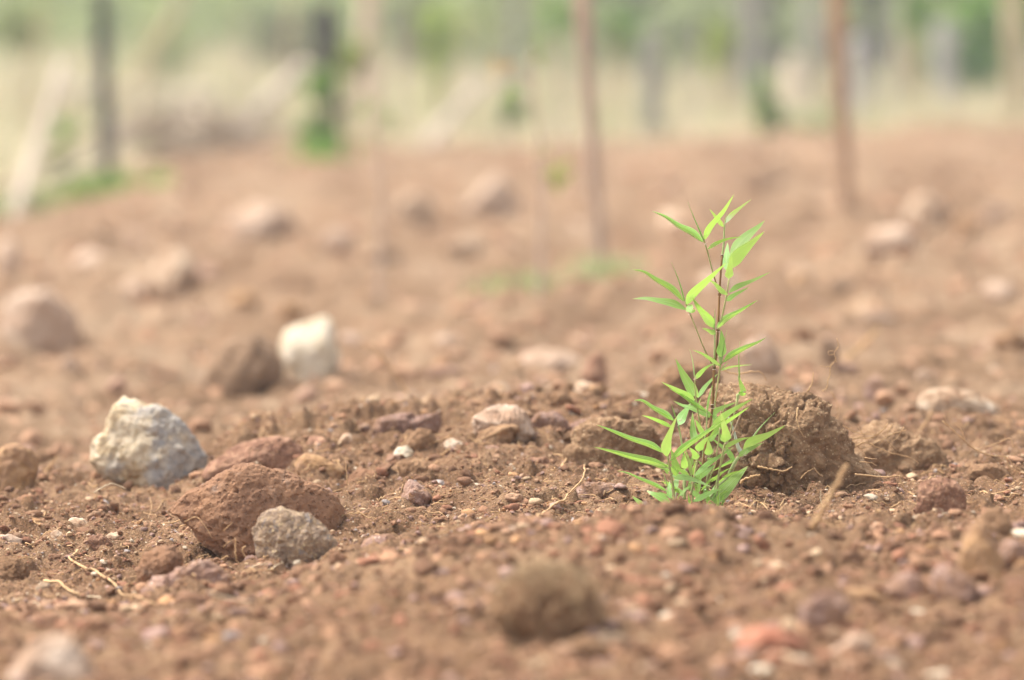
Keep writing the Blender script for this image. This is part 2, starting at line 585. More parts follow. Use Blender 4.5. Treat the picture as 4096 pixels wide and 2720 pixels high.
def leaf_mat(name, up, under, trans, tw=0.5, gloss=0.25, veins=True):
    """thin leaf: reflects and lets light through; long veins and a pale margin from the leafco attribute"""
    m, nt, out = new_mat(name)
    oi = nt.nodes.new('ShaderNodeObjectInfo')
    g = nt.nodes.new('ShaderNodeNewGeometry')
    col = mixc(nt, g.outputs['Backfacing'], up, under)
    tcol = trans
    if veins:
        a = N(nt, 'ShaderNodeAttribute', attribute_name='leafco')
        sx = nt.nodes.new('ShaderNodeSeparateXYZ')
        nt.links.new(a.outputs['Vector'], sx.inputs[0])
        ax = math_n(nt, 'ABSOLUTE', sx.outputs[0])
        vein = math_n(nt, 'MULTIPLY', math_n(nt, 'ADD', math_n(nt, 'SINE', math_n(nt, 'MULTIPLY', sx.outputs[0], 26.0)), 1.0), 0.5)
        vn = ramp(nt, vein, [(0.0, (0.80, 0.86, 0.8)), (0.6, (1, 1, 1)), (1.0, (1.14, 1.1, 1.14))])
        blot = ramp(nt, noise(nt, a.outputs['Vector'], 2.3, 4, 0.6), [(0.3, (0.84, 0.88, 0.8)), (0.6, (1.08, 1.05, 1.1))])
        col = mixc(nt, 1.0, mixc(nt, 1.0, col, vn, 'MULTIPLY'), blot, 'MULTIPLY')
        tcol = mixc(nt, 1.0, mixc(nt, 1.0, trans, vn, 'MULTIPLY'), blot, 'MULTIPLY')
        edge = math_n(nt, 'GREATER_THAN', ax, 0.9)
        rib = math_n(nt, 'LESS_THAN', ax, 0.06)
        er = math_n(nt, 'MULTIPLY', math_n(nt, 'MAXIMUM', edge, rib), 0.55)
        col = mixc(nt, er, col, (0.50, 0.56, 0.30))
        tipm = ramp(nt, sx.outputs[1], [(0.86, (0, 0, 0)), (1.0, (1, 1, 1))])
        col = mixc(nt, tipm, col, (0.42, 0.38, 0.16))
    hue = N(nt, 'ShaderNodeHueSaturation')
    nt.links.new(math_n(nt, 'ADD', math_n(nt, 'MULTIPLY', oi.outputs['Random'], 0.03), 0.485), hue.inputs['Hue'])
    nt.links.new(math_n(nt, 'ADD', math_n(nt, 'MULTIPLY', oi.outputs['Random'], 0.3), 0.85), hue.inputs['Value'])
    if hasattr(col, 'is_output'): nt.links.new(col, hue.inputs['Color'])
    df = nt.nodes.new('ShaderNodeBsdfDiffuse')
    nt.links.new(hue.outputs[0], df.inputs[0])
    tr = nt.nodes.new('ShaderNodeBsdfTranslucent')
    if hasattr(tcol, 'is_output'): nt.links.new(tcol, tr.inputs[0])
    else: tr.inputs[0].default_value = (*tcol, 1)
    mx = nt.nodes.new('ShaderNodeMixShader')
    mx.inputs[0].default_value = tw
    nt.links.new(df.outputs[0], mx.inputs[1])
    nt.links.new(tr.outputs[0], mx.inputs[2])
    gl = N(nt, 'ShaderNodeBsdfGlossy', Roughness=0.38)
    gl.inputs[0].default_value = (0.9, 0.95, 1.0, 1)
    fr = N(nt, 'ShaderNodeFresnel', IOR=1.4)
    m2 = nt.nodes.new('ShaderNodeMixShader')
    nt.links.new(math_n(nt, 'MULTIPLY', fr.outputs[0], gloss * 2), m2.inputs[0])
    nt.links.new(mx.outputs[0], m2.inputs[1])
    nt.links.new(gl.outputs[0], m2.inputs[2])
    nt.links.new(m2.outputs[0], out.inputs[0])
    return m


M['soil'] = soil_material()
M['pebble'] = attr_mat('pebble_mix', 'tint')
DUST = (0.27, 0.15, 0.085)
M['white_rock'] = rock_mat('white_rock', [(0.3, (0.34, 0.26, 0.18)), (0.45, (0.52, 0.43, 0.31)), (0.55, (0.64, 0.56, 0.44)), (0.68, (0.50, 0.45, 0.40))], 60, 320, dust=None, vary=0.05)
M['cream_grey_rock'] = rock_mat('cream_grey_rock', [(0.3, (0.30, 0.21, 0.13)), (0.43, (0.45, 0.35, 0.225)), (0.54, (0.56, 0.475, 0.355)), (0.66, (0.36, 0.26, 0.165))], 45, 300, vary=0.0, side=((0.27, 0.255, 0.25), (0.42, 0.37, 0.31), 0.5, 0.1, 0.01))
M['grey_tan_rock'] = rock_mat('grey_tan_rock', [(0.3, (0.20, 0.14, 0.10)), (0.43, (0.29, 0.215, 0.16)), (0.53, (0.36, 0.255, 0.165)), (0.62, (0.25, 0.22, 0.21)), (0.72, (0.40, 0.27, 0.15))], 70, 460, pores=0.8, pore_scale=330, speck=(0.55, 0.42, 0.24), vary=0.1)
M['porous_brown'] = rock_mat('porous_brown_rock', [(0.3, (0.19, 0.10, 0.06)), (0.5, (0.275, 0.155, 0.098)), (0.6, (0.33, 0.19, 0.118)), (0.72, (0.31, 0.24, 0.2))], 40, 460, pores=1.6, pore_scale=190, vary=0.12, bump=0.9, dust=(0.32, 0.175, 0.10))
M['red_rock'] = rock_mat('red_brown_rock', [(0.3, (0.17, 0.085, 0.058)), (0.5, (0.255, 0.14, 0.093)), (0.66, (0.36, 0.215, 0.145))], 75, 480, pores=0.9, pore_scale=260, speck=(0.45, 0.28, 0.16), vary=0.15)
M['brick_rock'] = rock_mat('brick_red_rock', [(0.3, (0.30, 0.12, 0.075)), (0.5, (0.42, 0.18, 0.115)), (0.66, (0.50, 0.25, 0.17))], 60, 400, vary=0.05)
M['purple_rock'] = rock_mat('purplish_rock', [(0.3, (0.21, 0.125, 0.10)), (0.48, (0.31, 0.20, 0.165)), (0.6, (0.37, 0.25, 0.21)), (0.72, (0.42, 0.23, 0.105))], 60, 430, pores=0.7, pore_scale=280, speck=(0.6, 0.48, 0.4), vary=0.15, dust=(0.27, 0.155, 0.095))
M['orange_rock'] = rock_mat('orange_rock', [(0.3, (0.26, 0.15, 0.08)), (0.5, (0.37, 0.225, 0.115)), (0.68, (0.50, 0.33, 0.19))], 60, 420, vary=0.12, dust=(0.28, 0.165, 0.10))
M['pale_rock'] = rock_mat('pale_rock', [(0.3, (0.42, 0.29, 0.20)), (0.5, (0.58, 0.45, 0.33)), (0.68, (0.72, 0.62, 0.50))], 40, 380, dust=DUST, vary=0.15)
M['pink_rock'] = rock_mat('pinkish_rock', [(0.3, (0.34, 0.235, 0.17)), (0.5, (0.46, 0.345, 0.265)), (0.68, (0.60, 0.495, 0.405))], 40, 400, dust=(0.36, 0.235, 0.16), vary=0.12)
M['clod'] = rock_mat('soil_clod', [(0.3, (0.165, 0.095, 0.052)), (0.5, SOIL), (0.68, (0.34, 0.215, 0.125))], 70, 420, pores=0.5, pore_scale=300, vary=0.15, bump=0.9)
M['dark_clod'] = rock_mat('dark_soil_clod', [(0.3, (0.16, 0.105, 0.07)), (0.5, (0.23, 0.155, 0.105)), (0.68, (0.30, 0.21, 0.145))], 60, 420, vary=0.15, bump=0.9)  # also colours the two clod shapes that stand in for shade
M['far_rock'] = rock_mat('far_tan_rock', [(0.3, (0.34, 0.235, 0.165)), (0.5, (0.46, 0.335, 0.25)), (0.68, (0.55, 0.43, 0.34))], 14, 160, vary=0.1)
M['lump_soil'] = rock_mat('root_bound_soil', [(0.3, (0.19, 0.115, 0.064)), (0.5, (0.275, 0.17, 0.098)), (0.68, (0.38, 0.25, 0.15))], 70, 420, pores=0.5, pore_scale=300, speck=(0.5, 0.36, 0.22), vary=0.0, bump=0.9)
M['mid_clod'] = rock_mat('dusty_soil_clod', [(0.3, (0.18, 0.115, 0.073)), (0.5, (0.25, 0.165, 0.107)), (0.68, (0.33, 0.225, 0.15))], 40, 300, vary=0.1)
M['root'] = wood_mat('dry_root', (0.40, 0.24, 0.12), (0.60, 0.40, 0.22), 260, 1.0, 0.3)
M['pale_root'] = wood_mat('bleached_root', (0.5, 0.38, 0.25), (0.7, 0.58, 0.42), 260, 1.0, 0.3)
# ------------------------------------------------------------------ ground: one sheet
def straw_mask(X, Y):
    px = px_of(X, Y)
    b = np.interp(px, [-400, 0, 250, 600, 1000, 4096], [15.0, 16.5, 17.5, 20.5, 22.5, 23.5])
    return sstep(-0.7, 0.7, Y - b + 1.6 * vnoise2(X * 1.2, Y * 0.8, 31))


def far_pale_mask(X, Y):  # soil and grit colour goes paler with distance
    return sstep(5.55, 6.8, Y + 0.5 * vnoise2(X * 2, Y * 2, 33)) * 0.92


def grid_patch(pxs, ds):
    PX, D = np.meshgrid(pxs, ds)
    X = (PX - CX) / (FPX * 0.9965) * D
    Z = z_smooth(PX, D) + rough(X, D)
    n, m = len(ds), len(pxs)
    V = np.stack([X, D, Z], -1).reshape(-1, 3)
    i = (np.arange(n - 1)[:, None] * m + np.arange(m - 1)[None, :])
    F = np.stack([i, i + 1, i + m + 1, i + m], -1).reshape(-1, 4)
    return V, F


def build_ground():
    bag = Bag()
    cols = np.concatenate([np.arange(-1400, -160, 60), np.arange(-160, 4260, 9.0), np.arange(4260, 5500, 60)])
    rows = np.concatenate([np.arange(2.9, 3.4, 0.02), np.arange(3.4, 4.2, 0.0075), np.arange(4.2, 5.8, 0.0036), np.arange(5.8, 7.4, 0.012)])
    V, F = grid_patch(cols, rows)
    bag.add(V, F)
    cols = np.concatenate([np.arange(-4000, -200, 120), np.arange(-200, 4300, 22.0), np.arange(4300, 8200, 120)])
    rows = np.exp(np.arange(math.log(7.1), math.log(26), 0.0042))
    V, F = grid_patch(cols, rows)
    V[:, 2] -= 0.03 * (1 - sstep(7.1, 7.42, V[:, 1]))
    bag.add(V, F)
    # everything round it, to the horizon
    g = np.concatenate([-np.geomspace(260, 1.2, 70), np.linspace(-1.1, 1.1, 12), np.geomspace(1.2, 260, 70)])
    h = np.concatenate([-np.geomspace(120, 0.4, 30), np.linspace(0, 7, 40), np.geomspace(7.2, 420, 130)])
    GX, GY = np.meshgrid(g, h)
    inside = (GY > 2.75) & (GY < 26.3)
    pxv = px_of(GX, GY)
    inside &= np.where(GY < 7.3, (pxv > -1500) & (pxv < 5600), (pxv > -4100) & (pxv < 8300))
    GZ = z_smooth(pxv, np.maximum(GY, 2.9)) - np.where(inside, 0.09, 0.0) + np.where(GY > 12, 0.05 * vnoise2(GX * 0.8, GY * 0.8, 41), 0.006 * vnoise2(GX * 5, GY * 5, 42))
    n, m = GX.shape
    V = np.stack([GX, GY, GZ], -1).reshape(-1, 3)
    i = (np.arange(n - 1)[:, None] * m + np.arange(m - 1)[None, :])
    bag.add(V, np.stack([i, i + 1, i + m + 1, i + m], -1).reshape(-1, 4))
    V = np.concatenate(bag.V)
    F = np.concatenate(bag.Q)
    dry = far_pale_mask(V[:, 0], V[:, 1])
    straw = straw_mask(V[:, 0], V[:, 1])
    me = mesh_np('ground', V, F, True, {'dry': ('FLOAT', dry), 'straw': ('FLOAT', straw)})
    tag(link('ground', me, M['soil']), kind='structure')


build_ground()

# ------------------------------------------------------------------ loose grit: nobody could count it
PAL = np.array([(0.24, 0.13, 0.078), (0.31, 0.175, 0.105), (0.18, 0.098, 0.06), (0.27, 0.13, 0.08), (0.31, 0.20, 0.165), (0.36, 0.22, 0.14),
                (0.47, 0.33, 0.21), (0.38, 0.215, 0.11), (0.54, 0.44, 0.33), (0.33, 0.28, 0.26)])
PALW = np.array([0.24, 0.22, 0.12, 0.10, 0.10, 0.08, 0.06, 0.03, 0.012, 0.012])
PALW = PALW / PALW.sum()


def rock_verts(n, seed, cuts=9, rough_=0.12, squash=0.75):
    """faceted stone of about unit radius"""
    r = np.random.default_rng(seed)
    v, f = ico(n)
    rad = np.full(len(v), 1.0)
    for _ in range(cuts):
        nn = r.normal(size=3)
        nn /= np.linalg.norm(nn)
        dd = r.uniform(0.55, 0.9)
        c = v @ nn
        lim = np.where(c > 0.05, dd / np.maximum(c, 0.05), 9)
        rad = np.minimum(rad, lim)
    p = v * rad[:, None]
    if rough_: p = p + v * (rough_ * fbm3(v * 2.2 + seed, seed, 4))[:, None]
    p = p * np.array([r.uniform(0.85, 1.2), r.uniform(0.8, 1.1), squash * r.uniform(0.8, 1.15)])
    return p, f


def scatter_grit(name, N_, dfun, size_fun, sub, templ, label_seed, bury=0.25, pw=PALW):
    r = np.random.default_rng(label_seed)
    T = [rock_verts(sub, 100 + k + label_seed, 7, 0.25 if sub == 0 else 0.55, 0.75 if sub == 0 else 0.55) for k in range(templ)]
    f0 = T[0][1]
    d = dfun(r, N_)
    px = r.uniform(-150, 4250, N_)
    X = (px - CX) / (FPX * 0.9965) * d
    keep = vnoise2(X * 9, d * 7, 55) + 0.5 * vnoise2(X * 30, d * 25, 56) + r.uniform(-0.35, 0.35, N_) > -0.28
    X, d = X[keep], d[keep]
    n = len(X)
    s = size_fun(r, n, d)
    Z = z_ground(X, d)
    TV = np.stack([t[0] for t in T])
    idx = r.integers(0, templ, n)
    a = r.uniform(0, 2 * math.pi, n)
    b = r.normal(0, 0.45, n)
    ca, sa, cb, sb = np.cos(a), np.sin(a), np.cos(b), np.sin(b)
    R = np.zeros((n, 3, 3))
    R[:, 0, 0], R[:, 0, 1], R[:, 0, 2] = ca, -sa * cb, sa * sb
    R[:, 1, 0], R[:, 1, 1], R[:, 1, 2] = sa, ca * cb, -ca * sb
    R[:, 2, 1], R[:, 2, 2] = sb, cb
    P = np.einsum('nij,nkj->nki', R, TV[idx]) * s[:, None, None]
    P = P + np.stack([X, d, Z + s * (0.5 - bury)], -1)[:, None, :]
    k = TV.shape[1]
    F = f0[None] + (np.arange(n) * k)[:, None, None]
    col = PAL[r.choice(len(PAL), n, p=pw)] * r.uniform(0.75, 1.25, (n, 1))
    dm = far_pale_mask(X, d)[:, None]
    col = col * (1 - dm) + (col * 0.55 + np.array([0.4, 0.25, 0.16]) * 0.6) * dm
    tint = np.concatenate([np.repeat(col, k, 0), np.ones((n * k, 1))], 1)
    me = mesh_np(name, P.reshape(-1, 3), F.reshape(-1, 3), sub > 0, {'tint': ('FLOAT_COLOR', tint)})
    tag(link(name, me, M['pebble']), kind='stuff')


logn = lambda mu, sg, lo, hi: (lambda r, n, d: np.clip(np.exp(r.normal(math.log(mu), sg, n)), lo, hi))
scatter_grit('grit', 44000, lambda r, n: r.uniform(4.38, 5.75, n), logn(0.0014, 0.45, 0.0007, 0.004), 0, 24, 201, pw=np.array([0.2, 0.2, 0.1, 0.08, 0.1, 0.12, 0.1, 0.04, 0.04, 0.02]))
scatter_grit('gravel', 2200, lambda r, n: r.uniform(4.3, 5.9, n), logn(0.0042, 0.35, 0.0025, 0.009), 1, 16, 202, 0.3)
scatter_grit('gravel', 6500, lambda r, n: r.uniform(3.25, 4.42, n), logn(0.0030, 0.5, 0.0014, 0.008), 0, 24, 203, pw=np.array([0.28, 0.22, 0.18, 0.12, 0.09, 0.05, 0.03, 0.025, 0.004, 0.001]))
scatter_grit('gravel', 1000, lambda r, n: r.uniform(3.3, 4.42, n), logn(0.0065, 0.3, 0.004, 0.012), 1, 16, 204, 0.42, pw=np.array([0.28, 0.22, 0.18, 0.12, 0.09, 0.05, 0.03, 0.025, 0.004, 0.001]))
scatter_grit('gravel', 5000, lambda r, n: 5.7 * np.exp(r.uniform(0, 1.35, n)), lambda r, n, d: np.clip(np.exp(r.normal(-5.1, 0.45, n)) * (d / 6) ** 0.6, 0.003, 0.03), 0, 20, 205)

# ------------------------------------------------------------------ measured stones
S3 = lambda P: [(x * 0.638, 1500 + y * 0.638) for x, y in P]
S4 = lambda P: [(1200 + x * 0.5506, 1350 + y * 0.5506) for x, y in P]
S5 = lambda P: [(2800 + x * 0.574, 1300 + y * 0.574) for x, y in P]
S6 = lambda P: [(3000 + x * 0.4642, 2000 + y * 0.4642) for x, y in P]
S7 = lambda P: [(x * 0.5083, 2300 + y * 0.5083) for x, y in P]


def oval(cx, cy, rx, ry, seed=0, k=11, jit=0.14):
    r = random.Random(seed * 7 + int(cx))
    return [(cx + rx * math.cos(a) * (1 + r.uniform(-jit, jit)), cy + ry * math.sin(a) * (1 + r.uniform(-jit, jit))) for a in [2 * math.pi * i / k for i in range(k)]]


def stone(name, outline, mat, label, cat='stone', d=None, thick=0.8, sub=5, seed=1, facets=6, lump=0.06, grain=0.0012, pits=0.0, pit_scale=160, cracks=0.0, layers=0.0, box=0.75, group=None, sink=0.0, hold=False, ridge=1.0):
    """a stone with the outline seen in the photograph and its own depth"""
    P = np.array(outline, float)
    x0, x1, y0, y1 = P[:, 0].min(), P[:, 0].max(), P[:, 1].min(), P[:, 1].max()
    if not hold:
        d = ground_d((x0 + x1) / 2, y1 - 0.02 * (y1 - y0))
        d += 0.2 * thick * math.sqrt((x1 - x0) * (y1 - y0)) * 0.5 * mpp(d)
    ym = y1 - 0.3 * (y1 - y0)                 # its foot is bedded in the soil
    P[:, 1] = np.where(P[:, 1] > ym, ym + (P[:, 1] - ym) * 1.8, P[:, 1])
    y1 = P[:, 1].max()
    s = mpp(d)
    cx_, cy_ = (x0 + x1) / 2, (y0 + y1) / 2
    Q = np.stack([(P[:, 0] - cx_) * s, -(P[:, 1] - cy_) * s], 1)
    th = np.linspace(-math.pi, math.pi, 361)
    E = np.roll(Q, -1, 0) - Q
    R = np.zeros_like(th)
    for k, a in enumerate(th):
        u = np.array([math.cos(a), math.sin(a)])
        den = u[0] * E[:, 1] - u[1] * E[:, 0]
        den = np.where(np.abs(den) < 1e-12, 1e-12, den)
        t = (Q[:, 0] * E[:, 1] - Q[:, 1] * E[:, 0]) / den
        w = (Q[:, 0] * u[1] - Q[:, 1] * u[0]) / den
        ok = (w >= -1e-6) & (w <= 1 + 1e-6) & (t > 0)
        R[k] = t[ok].max() if ok.any() else 0.3 * min(x1 - x0, y1 - y0) * s
    v, f = ico(sub)
    sp = np.sqrt(v[:, 0] ** 2 + v[:, 2] ** 2)
    Rt = np.interp(np.arctan2(v[:, 2], v[:, 0]), th, R)
    wpx, hpx = (x1 - x0) * s / 2, (y1 - y0) * s / 2
    T = thick * math.sqrt(wpx * hpx)
    e = sp ** box
    c = np.where(sp > 1e-6, v[:, 0] / np.maximum(sp, 1e-6), 1)
    sn = np.where(sp > 1e-6, v[:, 2] / np.maximum(sp, 1e-6), 0)
    p = np.stack([Rt * c * e, T * np.sign(v[:, 1]) * np.abs(v[:, 1]) ** 0.9, Rt * sn * e], 1)
    r = np.random.default_rng(seed)
    sz = np.array([wpx, T, hpx])
    q = p / sz
    for _ in range(facets):
        nn = np.array([r.normal(0, 0.8), -abs(r.normal(0.5, 0.4)), r.normal(0.25, 0.7)])
        nn /= np.linalg.norm(nn)
        dd = r.uniform(0.5, 0.8)
        ex = q @ nn - dd
        q = q - np.maximum(ex, 0)[:, None] * nn * 0.8 * (np.abs(nn[1]) * 0.8 + 0.2)
    p = q * sz
    g = math.sqrt(wpx * hpx)
    nrm = p / (np.linalg.norm(p, axis=1)[:, None] + 1e-9)
    p = p + nrm * (g * lump * 2 * fbm3(p / g * 1.8 + seed * 3.1, seed, 4))[:, None]
    p = p + nrm * (ridge * g * 0.10 * (0.5 - np.abs(fbm3(p / g * 4.5 + seed, seed + 3, 3))) * 0.6)[:, None]
    p = p + nrm * (ridge ** 0.5 * np.minimum(g * 0.06, 0.004) * 1.6 * fbm3(p * 85 + seed, seed + 5, 3, 0.6))[:, None]
    if grain:
        p = p + nrm * (grain * 2 * fbm3(p * 190 + seed, seed + 9, 3, 0.6))[:, None]
    if pits:
        f1, f2 = worley3(p * pit_scale, seed + 20)
        big = vnoise3(p * pit_scale * 0.4, seed + 21) > -0.12
        p = p - nrm * (pits * np.clip(1 - f1 / 0.38, 0, 1) ** 0.5 * big)[:, None]
    if layers:
        l = np.sin((p[:, 2] + 0.35 * p[:, 0]) * 900 + 9 * vnoise3(p * 55, seed + 5)) * (0.4 + vnoise3(p * 40, seed + 6))
        p = p + nrm * (layers * np.sign(l) * np.abs(l) ** 0.5)[:, None]
    if cracks:
        f1, f2 = worley3(p * 21 + 0.35 * np.stack([vnoise3(p * 90, 71), vnoise3(p * 90, 72), vnoise3(p * 90, 73)], 1) * 2, seed + 30)
        on = vnoise3(p * 14, seed + 31) > -0.02
        p = p - nrm * (cracks * np.clip(1 - (f2 - f1) / 0.10, 0, 1) * on)[:, None]
        p = p + nrm * (0.009 * fbm3(p * 34, seed + 33, 3) + 0.0026 * fbm3(p * 130, seed + 34, 3, 0.6))[:, None]
    ctr = W(cx_, cy_, d + 0.35 * T)
    base = np.array([ctr[0], ctr[1], ctr[2] + p[:, 2].min()])
    p = p + (ctr - base)
    p[:, 2] -= sink
    me = mesh_np(name, p, f, True)
    return tag(link(name, me, M[mat], None, base), label, cat, group)


# in and just behind the plane of focus
stone('stone', S3([(570, 540), (590, 430), (680, 350), (720, 170), (760, 140), (850, 165), (880, 185), (960, 180), (1020, 165), (1070, 220), (1140, 290), (1270, 420), (1290, 500), (1270, 600), (1200, 690), (1040, 730), (940, 740), (860, 690), (700, 640), (620, 570)]),
      'cream_grey_rock', 'large angular cream and grey stone behind the porous brown rock', d=5.55, thick=0.75, sub=5, seed=3, facets=9, lump=0.05, grain=0.0012)
stone('stone', S3([(1000, 850), (1050, 790), (1150, 720), (1270, 690), (1350, 640), (1450, 590), (1530, 555), (1650, 565), (1750, 590), (1900, 640), (2020, 690), (2130, 760), (2190, 850), (2240, 960), (2240, 1030), (2200, 1075), (2100, 1090), (1900, 1120), (1600, 1120), (1450, 1100), (1320, 1030), (1200, 960), (1080, 890)]),
      'porous_brown', 'large rounded brown rock pitted with pores, lying behind the grey stone', d=4.97, thick=0.62, sub=6, seed=5, facets=4, lump=0.045, pits=0.0045, pit_scale=105, ridge=0.06)
stone('stone', S3([(1280, 660), (1270, 600), (1320, 540), (1450, 470), (1600, 410), (1720, 395), (1830, 410), (1890, 460), (1910, 560), (1850, 680), (1500, 700)]),
      'red_rock', 'reddish brown slab rising behind the large porous rock', d=5.3, thick=0.6, sub=5, seed=6, facets=6, hold=True)
stone('stone', S3([(1830, 560), (1850, 480), (1890, 470), (2000, 520), (2160, 590), (2130, 680), (2100, 720), (1980, 690), (1860, 620)]),
      'orange_rock', 'small blocky orange brown stone at the top right of the porous rock', d=5.2, thick=0.8, seed=7, sub=4, facets=8, lump=0.03, hold=True)
stone('stone', S3([(1560, 1050), (1590, 970), (1620, 890), (1700, 850), (1760, 830), (1850, 860), (1930, 870), (1990, 910), (2050, 980), (2110, 1050), (2150, 1130), (2080, 1170), (1900, 1180), (1750, 1200), (1650, 1210), (1600, 1160)]),
      'grey_tan_rock', 'grey and tan speckled stone leaning against the front of the porous brown rock', d=4.63, thick=0.8, sub=6, seed=8, facets=9, lump=0.035, pits=0.001, pit_scale=320, hold=True)
stone('stone', S3([(890, 1400), (900, 1350), (980, 1270), (1090, 1230), (1200, 1190), (1300, 1170), (1400, 1200), (1440, 1260), (1440, 1320), (1350, 1380), (1200, 1430), (1000, 1450)]),
      'purple_rock', 'low crumbly purple and rust stone in front of the brown clod', d=4.46, thick=0.6, sub=5, seed=9, facets=4, lump=0.07, grain=0.002, pits=0.0016, pit_scale=190, hold=True)
stone('soil_clod', S3([(835, 1270), (860, 1220), (900, 1120), (980, 1070), (1080, 1070), (1140, 1140), (1140, 1190), (1050, 1260), (960, 1330), (880, 1340)]),
      'porous_brown', 'chocolate brown clod touching the back of the crumbly purple stone', 'clod', d=4.54, thick=0.8, seed=10, facets=4, lump=0.05, pits=0.001, pit_scale=260, hold=True)
stone('soil_clod', S3([(-60, 1310), (-50, 1140), (60, 1135), (140, 1150), (180, 1210), (170, 1270), (120, 1310)]), 'clod', 'brown clod cut by the left edge of the picture', 'clod', d=4.72, seed=11, lump=0.08, grain=0.002)
stone('stone', S3([(535, 1060), (560, 1010), (640, 1000), (710, 1070), (700, 1110), (580, 1110)]), 'red_rock', 'flat red brown stone bedded in grit below the cream stone', seed=12, sub=4)
stone('soil_clod', S3([(500, 1530), (560, 1450), (640, 1400), (740, 1380), (840, 1410), (920, 1450), (870, 1530), (700, 1580), (560, 1580)]), 'clod', 'tan crumbling clod with dark hollows on the left end of the near crest', 'clod', d=4.42, thick=0.7, seed=13, lump=0.1, grain=0.003, pits=0.004, pit_scale=80, hold=True)
stone('stone', S3([(-60, 560), (0, 470), (100, 410), (200, 440), (250, 530), (240, 640), (180, 730), (-60, 780)]), 'orange_rock', 'blurred tan boulder at the left edge beside the cream stone', d=6.3, thick=0.9, seed=14, sub=4)
stone('stone', S3([(55, 860), (70, 825), (115, 830), (130, 870), (100, 895), (65, 885)]), 'orange_rock', 'small yellow stone on the grit below the left boulder', seed=15, sub=3)
stone('stone', S3([(320, 1000), (345, 975), (390, 985), (395, 1015), (340, 1025)]), 'pale_rock', 'pale yellow pebble left of the flat red brown stone', seed=16, sub=3)
stone('stone', S3([(420, 910), (460, 890), (520, 905), (590, 950), (560, 975), (440, 960)]), 'pale_rock', 'flat greenish grey pebble above the flat red brown stone', seed=17, sub=3)
stone('stone', S3([(640, 940), (665, 920), (710, 930), (715, 955), (650, 960)]), 'white_rock', 'tiny whitish pebble below the shadow of the cream stone', seed=18, sub=3)
stone('stone', S3([(660, 1010), (700, 985), (790, 985), (800, 1020), (720, 1035)]), 'pale_rock', 'flat pale pebble right of the flat red brown stone', seed=19, sub=3)
stone('stone', S3([(215, 1150), (235, 1125), (270, 1140), (265, 1170), (225, 1170)]), 'grey_tan_rock', 'round grey pebble above the long root at lower left', seed=20, sub=3)
stone('stone', S3([(225, 1330), (250, 1295), (310, 1305), (330, 1350), (300, 1380), (235, 1370)]), 'grey_tan_rock', 'grey green pebble under the short forked root', seed=21, sub=3)
stone('soil_clod', S3([(530, 1330), (560, 1300), (620, 1300), (625, 1340), (570, 1360)]), 'orange_rock', 'small tan clod between the two long roots at lower left', 'clod', seed=22, sub=3)
stone('stone', S3([(-20, 1010), (20, 995), (70, 1000), (140, 1030), (120, 1060), (30, 1075), (-20, 1070)]), 'pink_rock', 'pinkish pebble half buried at the left edge', seed=23, sub=3)

stone('stone', S4([(1240, 640), (1260, 560), (1350, 510), (1450, 470), (1560, 475), (1640, 540), (1680, 640), (1720, 700), (1650, 740), (1500, 770), (1350, 760), (1280, 710)]), 'pink_rock', 'crumbly pinkish white rock standing on the second ridge', d=5.7, seed=24, lump=0.08, grain=0.002, facets=9)
stone('stone', S4([(520, 690), (560, 600), (650, 560), (750, 555), (880, 570), (1000, 560), (1040, 530), (1055, 600), (1015, 690), (965, 690), (920, 650), (800, 625), (680, 650), (610, 740), (550, 730)]), 'purple_rock', 'dark purplish overhanging stone left of the pinkish white rock', d=5.62, seed=25, facets=8, lump=0.08, pits=0.006, pit_scale=48)
stone('stone', S4([(770, 770), (800, 690), (880, 660), (960, 680), (1010, 740), (1000, 810), (900, 840), (800, 810)]), 'clod', 'smooth round brown stone below the dark overhanging stone', d=5.48, seed=26, sub=4, facets=2, lump=0.03)
stone('stone', S4([(670, 840), (700, 800), (780, 790), (840, 850), (830, 890), (740, 925), (690, 900)]), 'white_rock', 'white stone perched on top of the shadowed clod', d=5.28, seed=27, sub=4, hold=True)
stone('soil_clod', S4([(690, 940), (720, 890), (800, 870), (900, 890), (980, 950), (960, 1010), (850, 1035), (720, 1000)]), 'clod', 'brown clod with a dark underside carrying the white stone', 'clod', d=5.32, seed=28, sub=4, lump=0.1)
stone('stone', S4([(1980, 390), (2000, 330), (2060, 310), (2150, 340), (2200, 400), (2150, 440), (2020, 430)]), 'pale_rock', 'rounded pale yellow stone on the ridge left of the plant', d=6.0, seed=29, sub=4)
stone('stone', S4([(1680, 600), (1730, 550), (1850, 540), (1950, 600), (1950, 670), (1850, 730), (1730, 710)]), 'purple_rock', 'purplish stone just right of the pinkish white rock', d=5.78, seed=30, sub=4)
stone('stone', S4([(1960, 640), (2050, 590), (2200, 600), (2270, 680), (2230, 750), (2130, 790), (2070, 750)]), 'purple_rock', 'jagged purplish stone with a rusty underside left of the plant', d=5.68, seed=31, sub=4, lump=0.1)
stone('stone', S4([(1640, 910), (1680, 870), (1780, 870), (1850, 920), (1800, 975), (1700, 975)]), 'red_rock', 'lens shaped red brown stone below the purplish stones', seed=32, sub=4)
stone('stone', S4([(720, 1200), (760, 1080), (790, 1030), (860, 1060), (990, 1180), (900, 1220), (780, 1230)]), 'purple_rock', 'wedge shaped purple stone with a rust patch right of the porous rock', d=5.08, seed=33, sub=4, facets=9)
stone('soil_clod', S4([(805, 1260), (830, 1225), (890, 1230), (905, 1270), (860, 1300), (815, 1290)]), 'clod', 'small round clod below the purple wedge stone', 'clod', seed=34, sub=3)
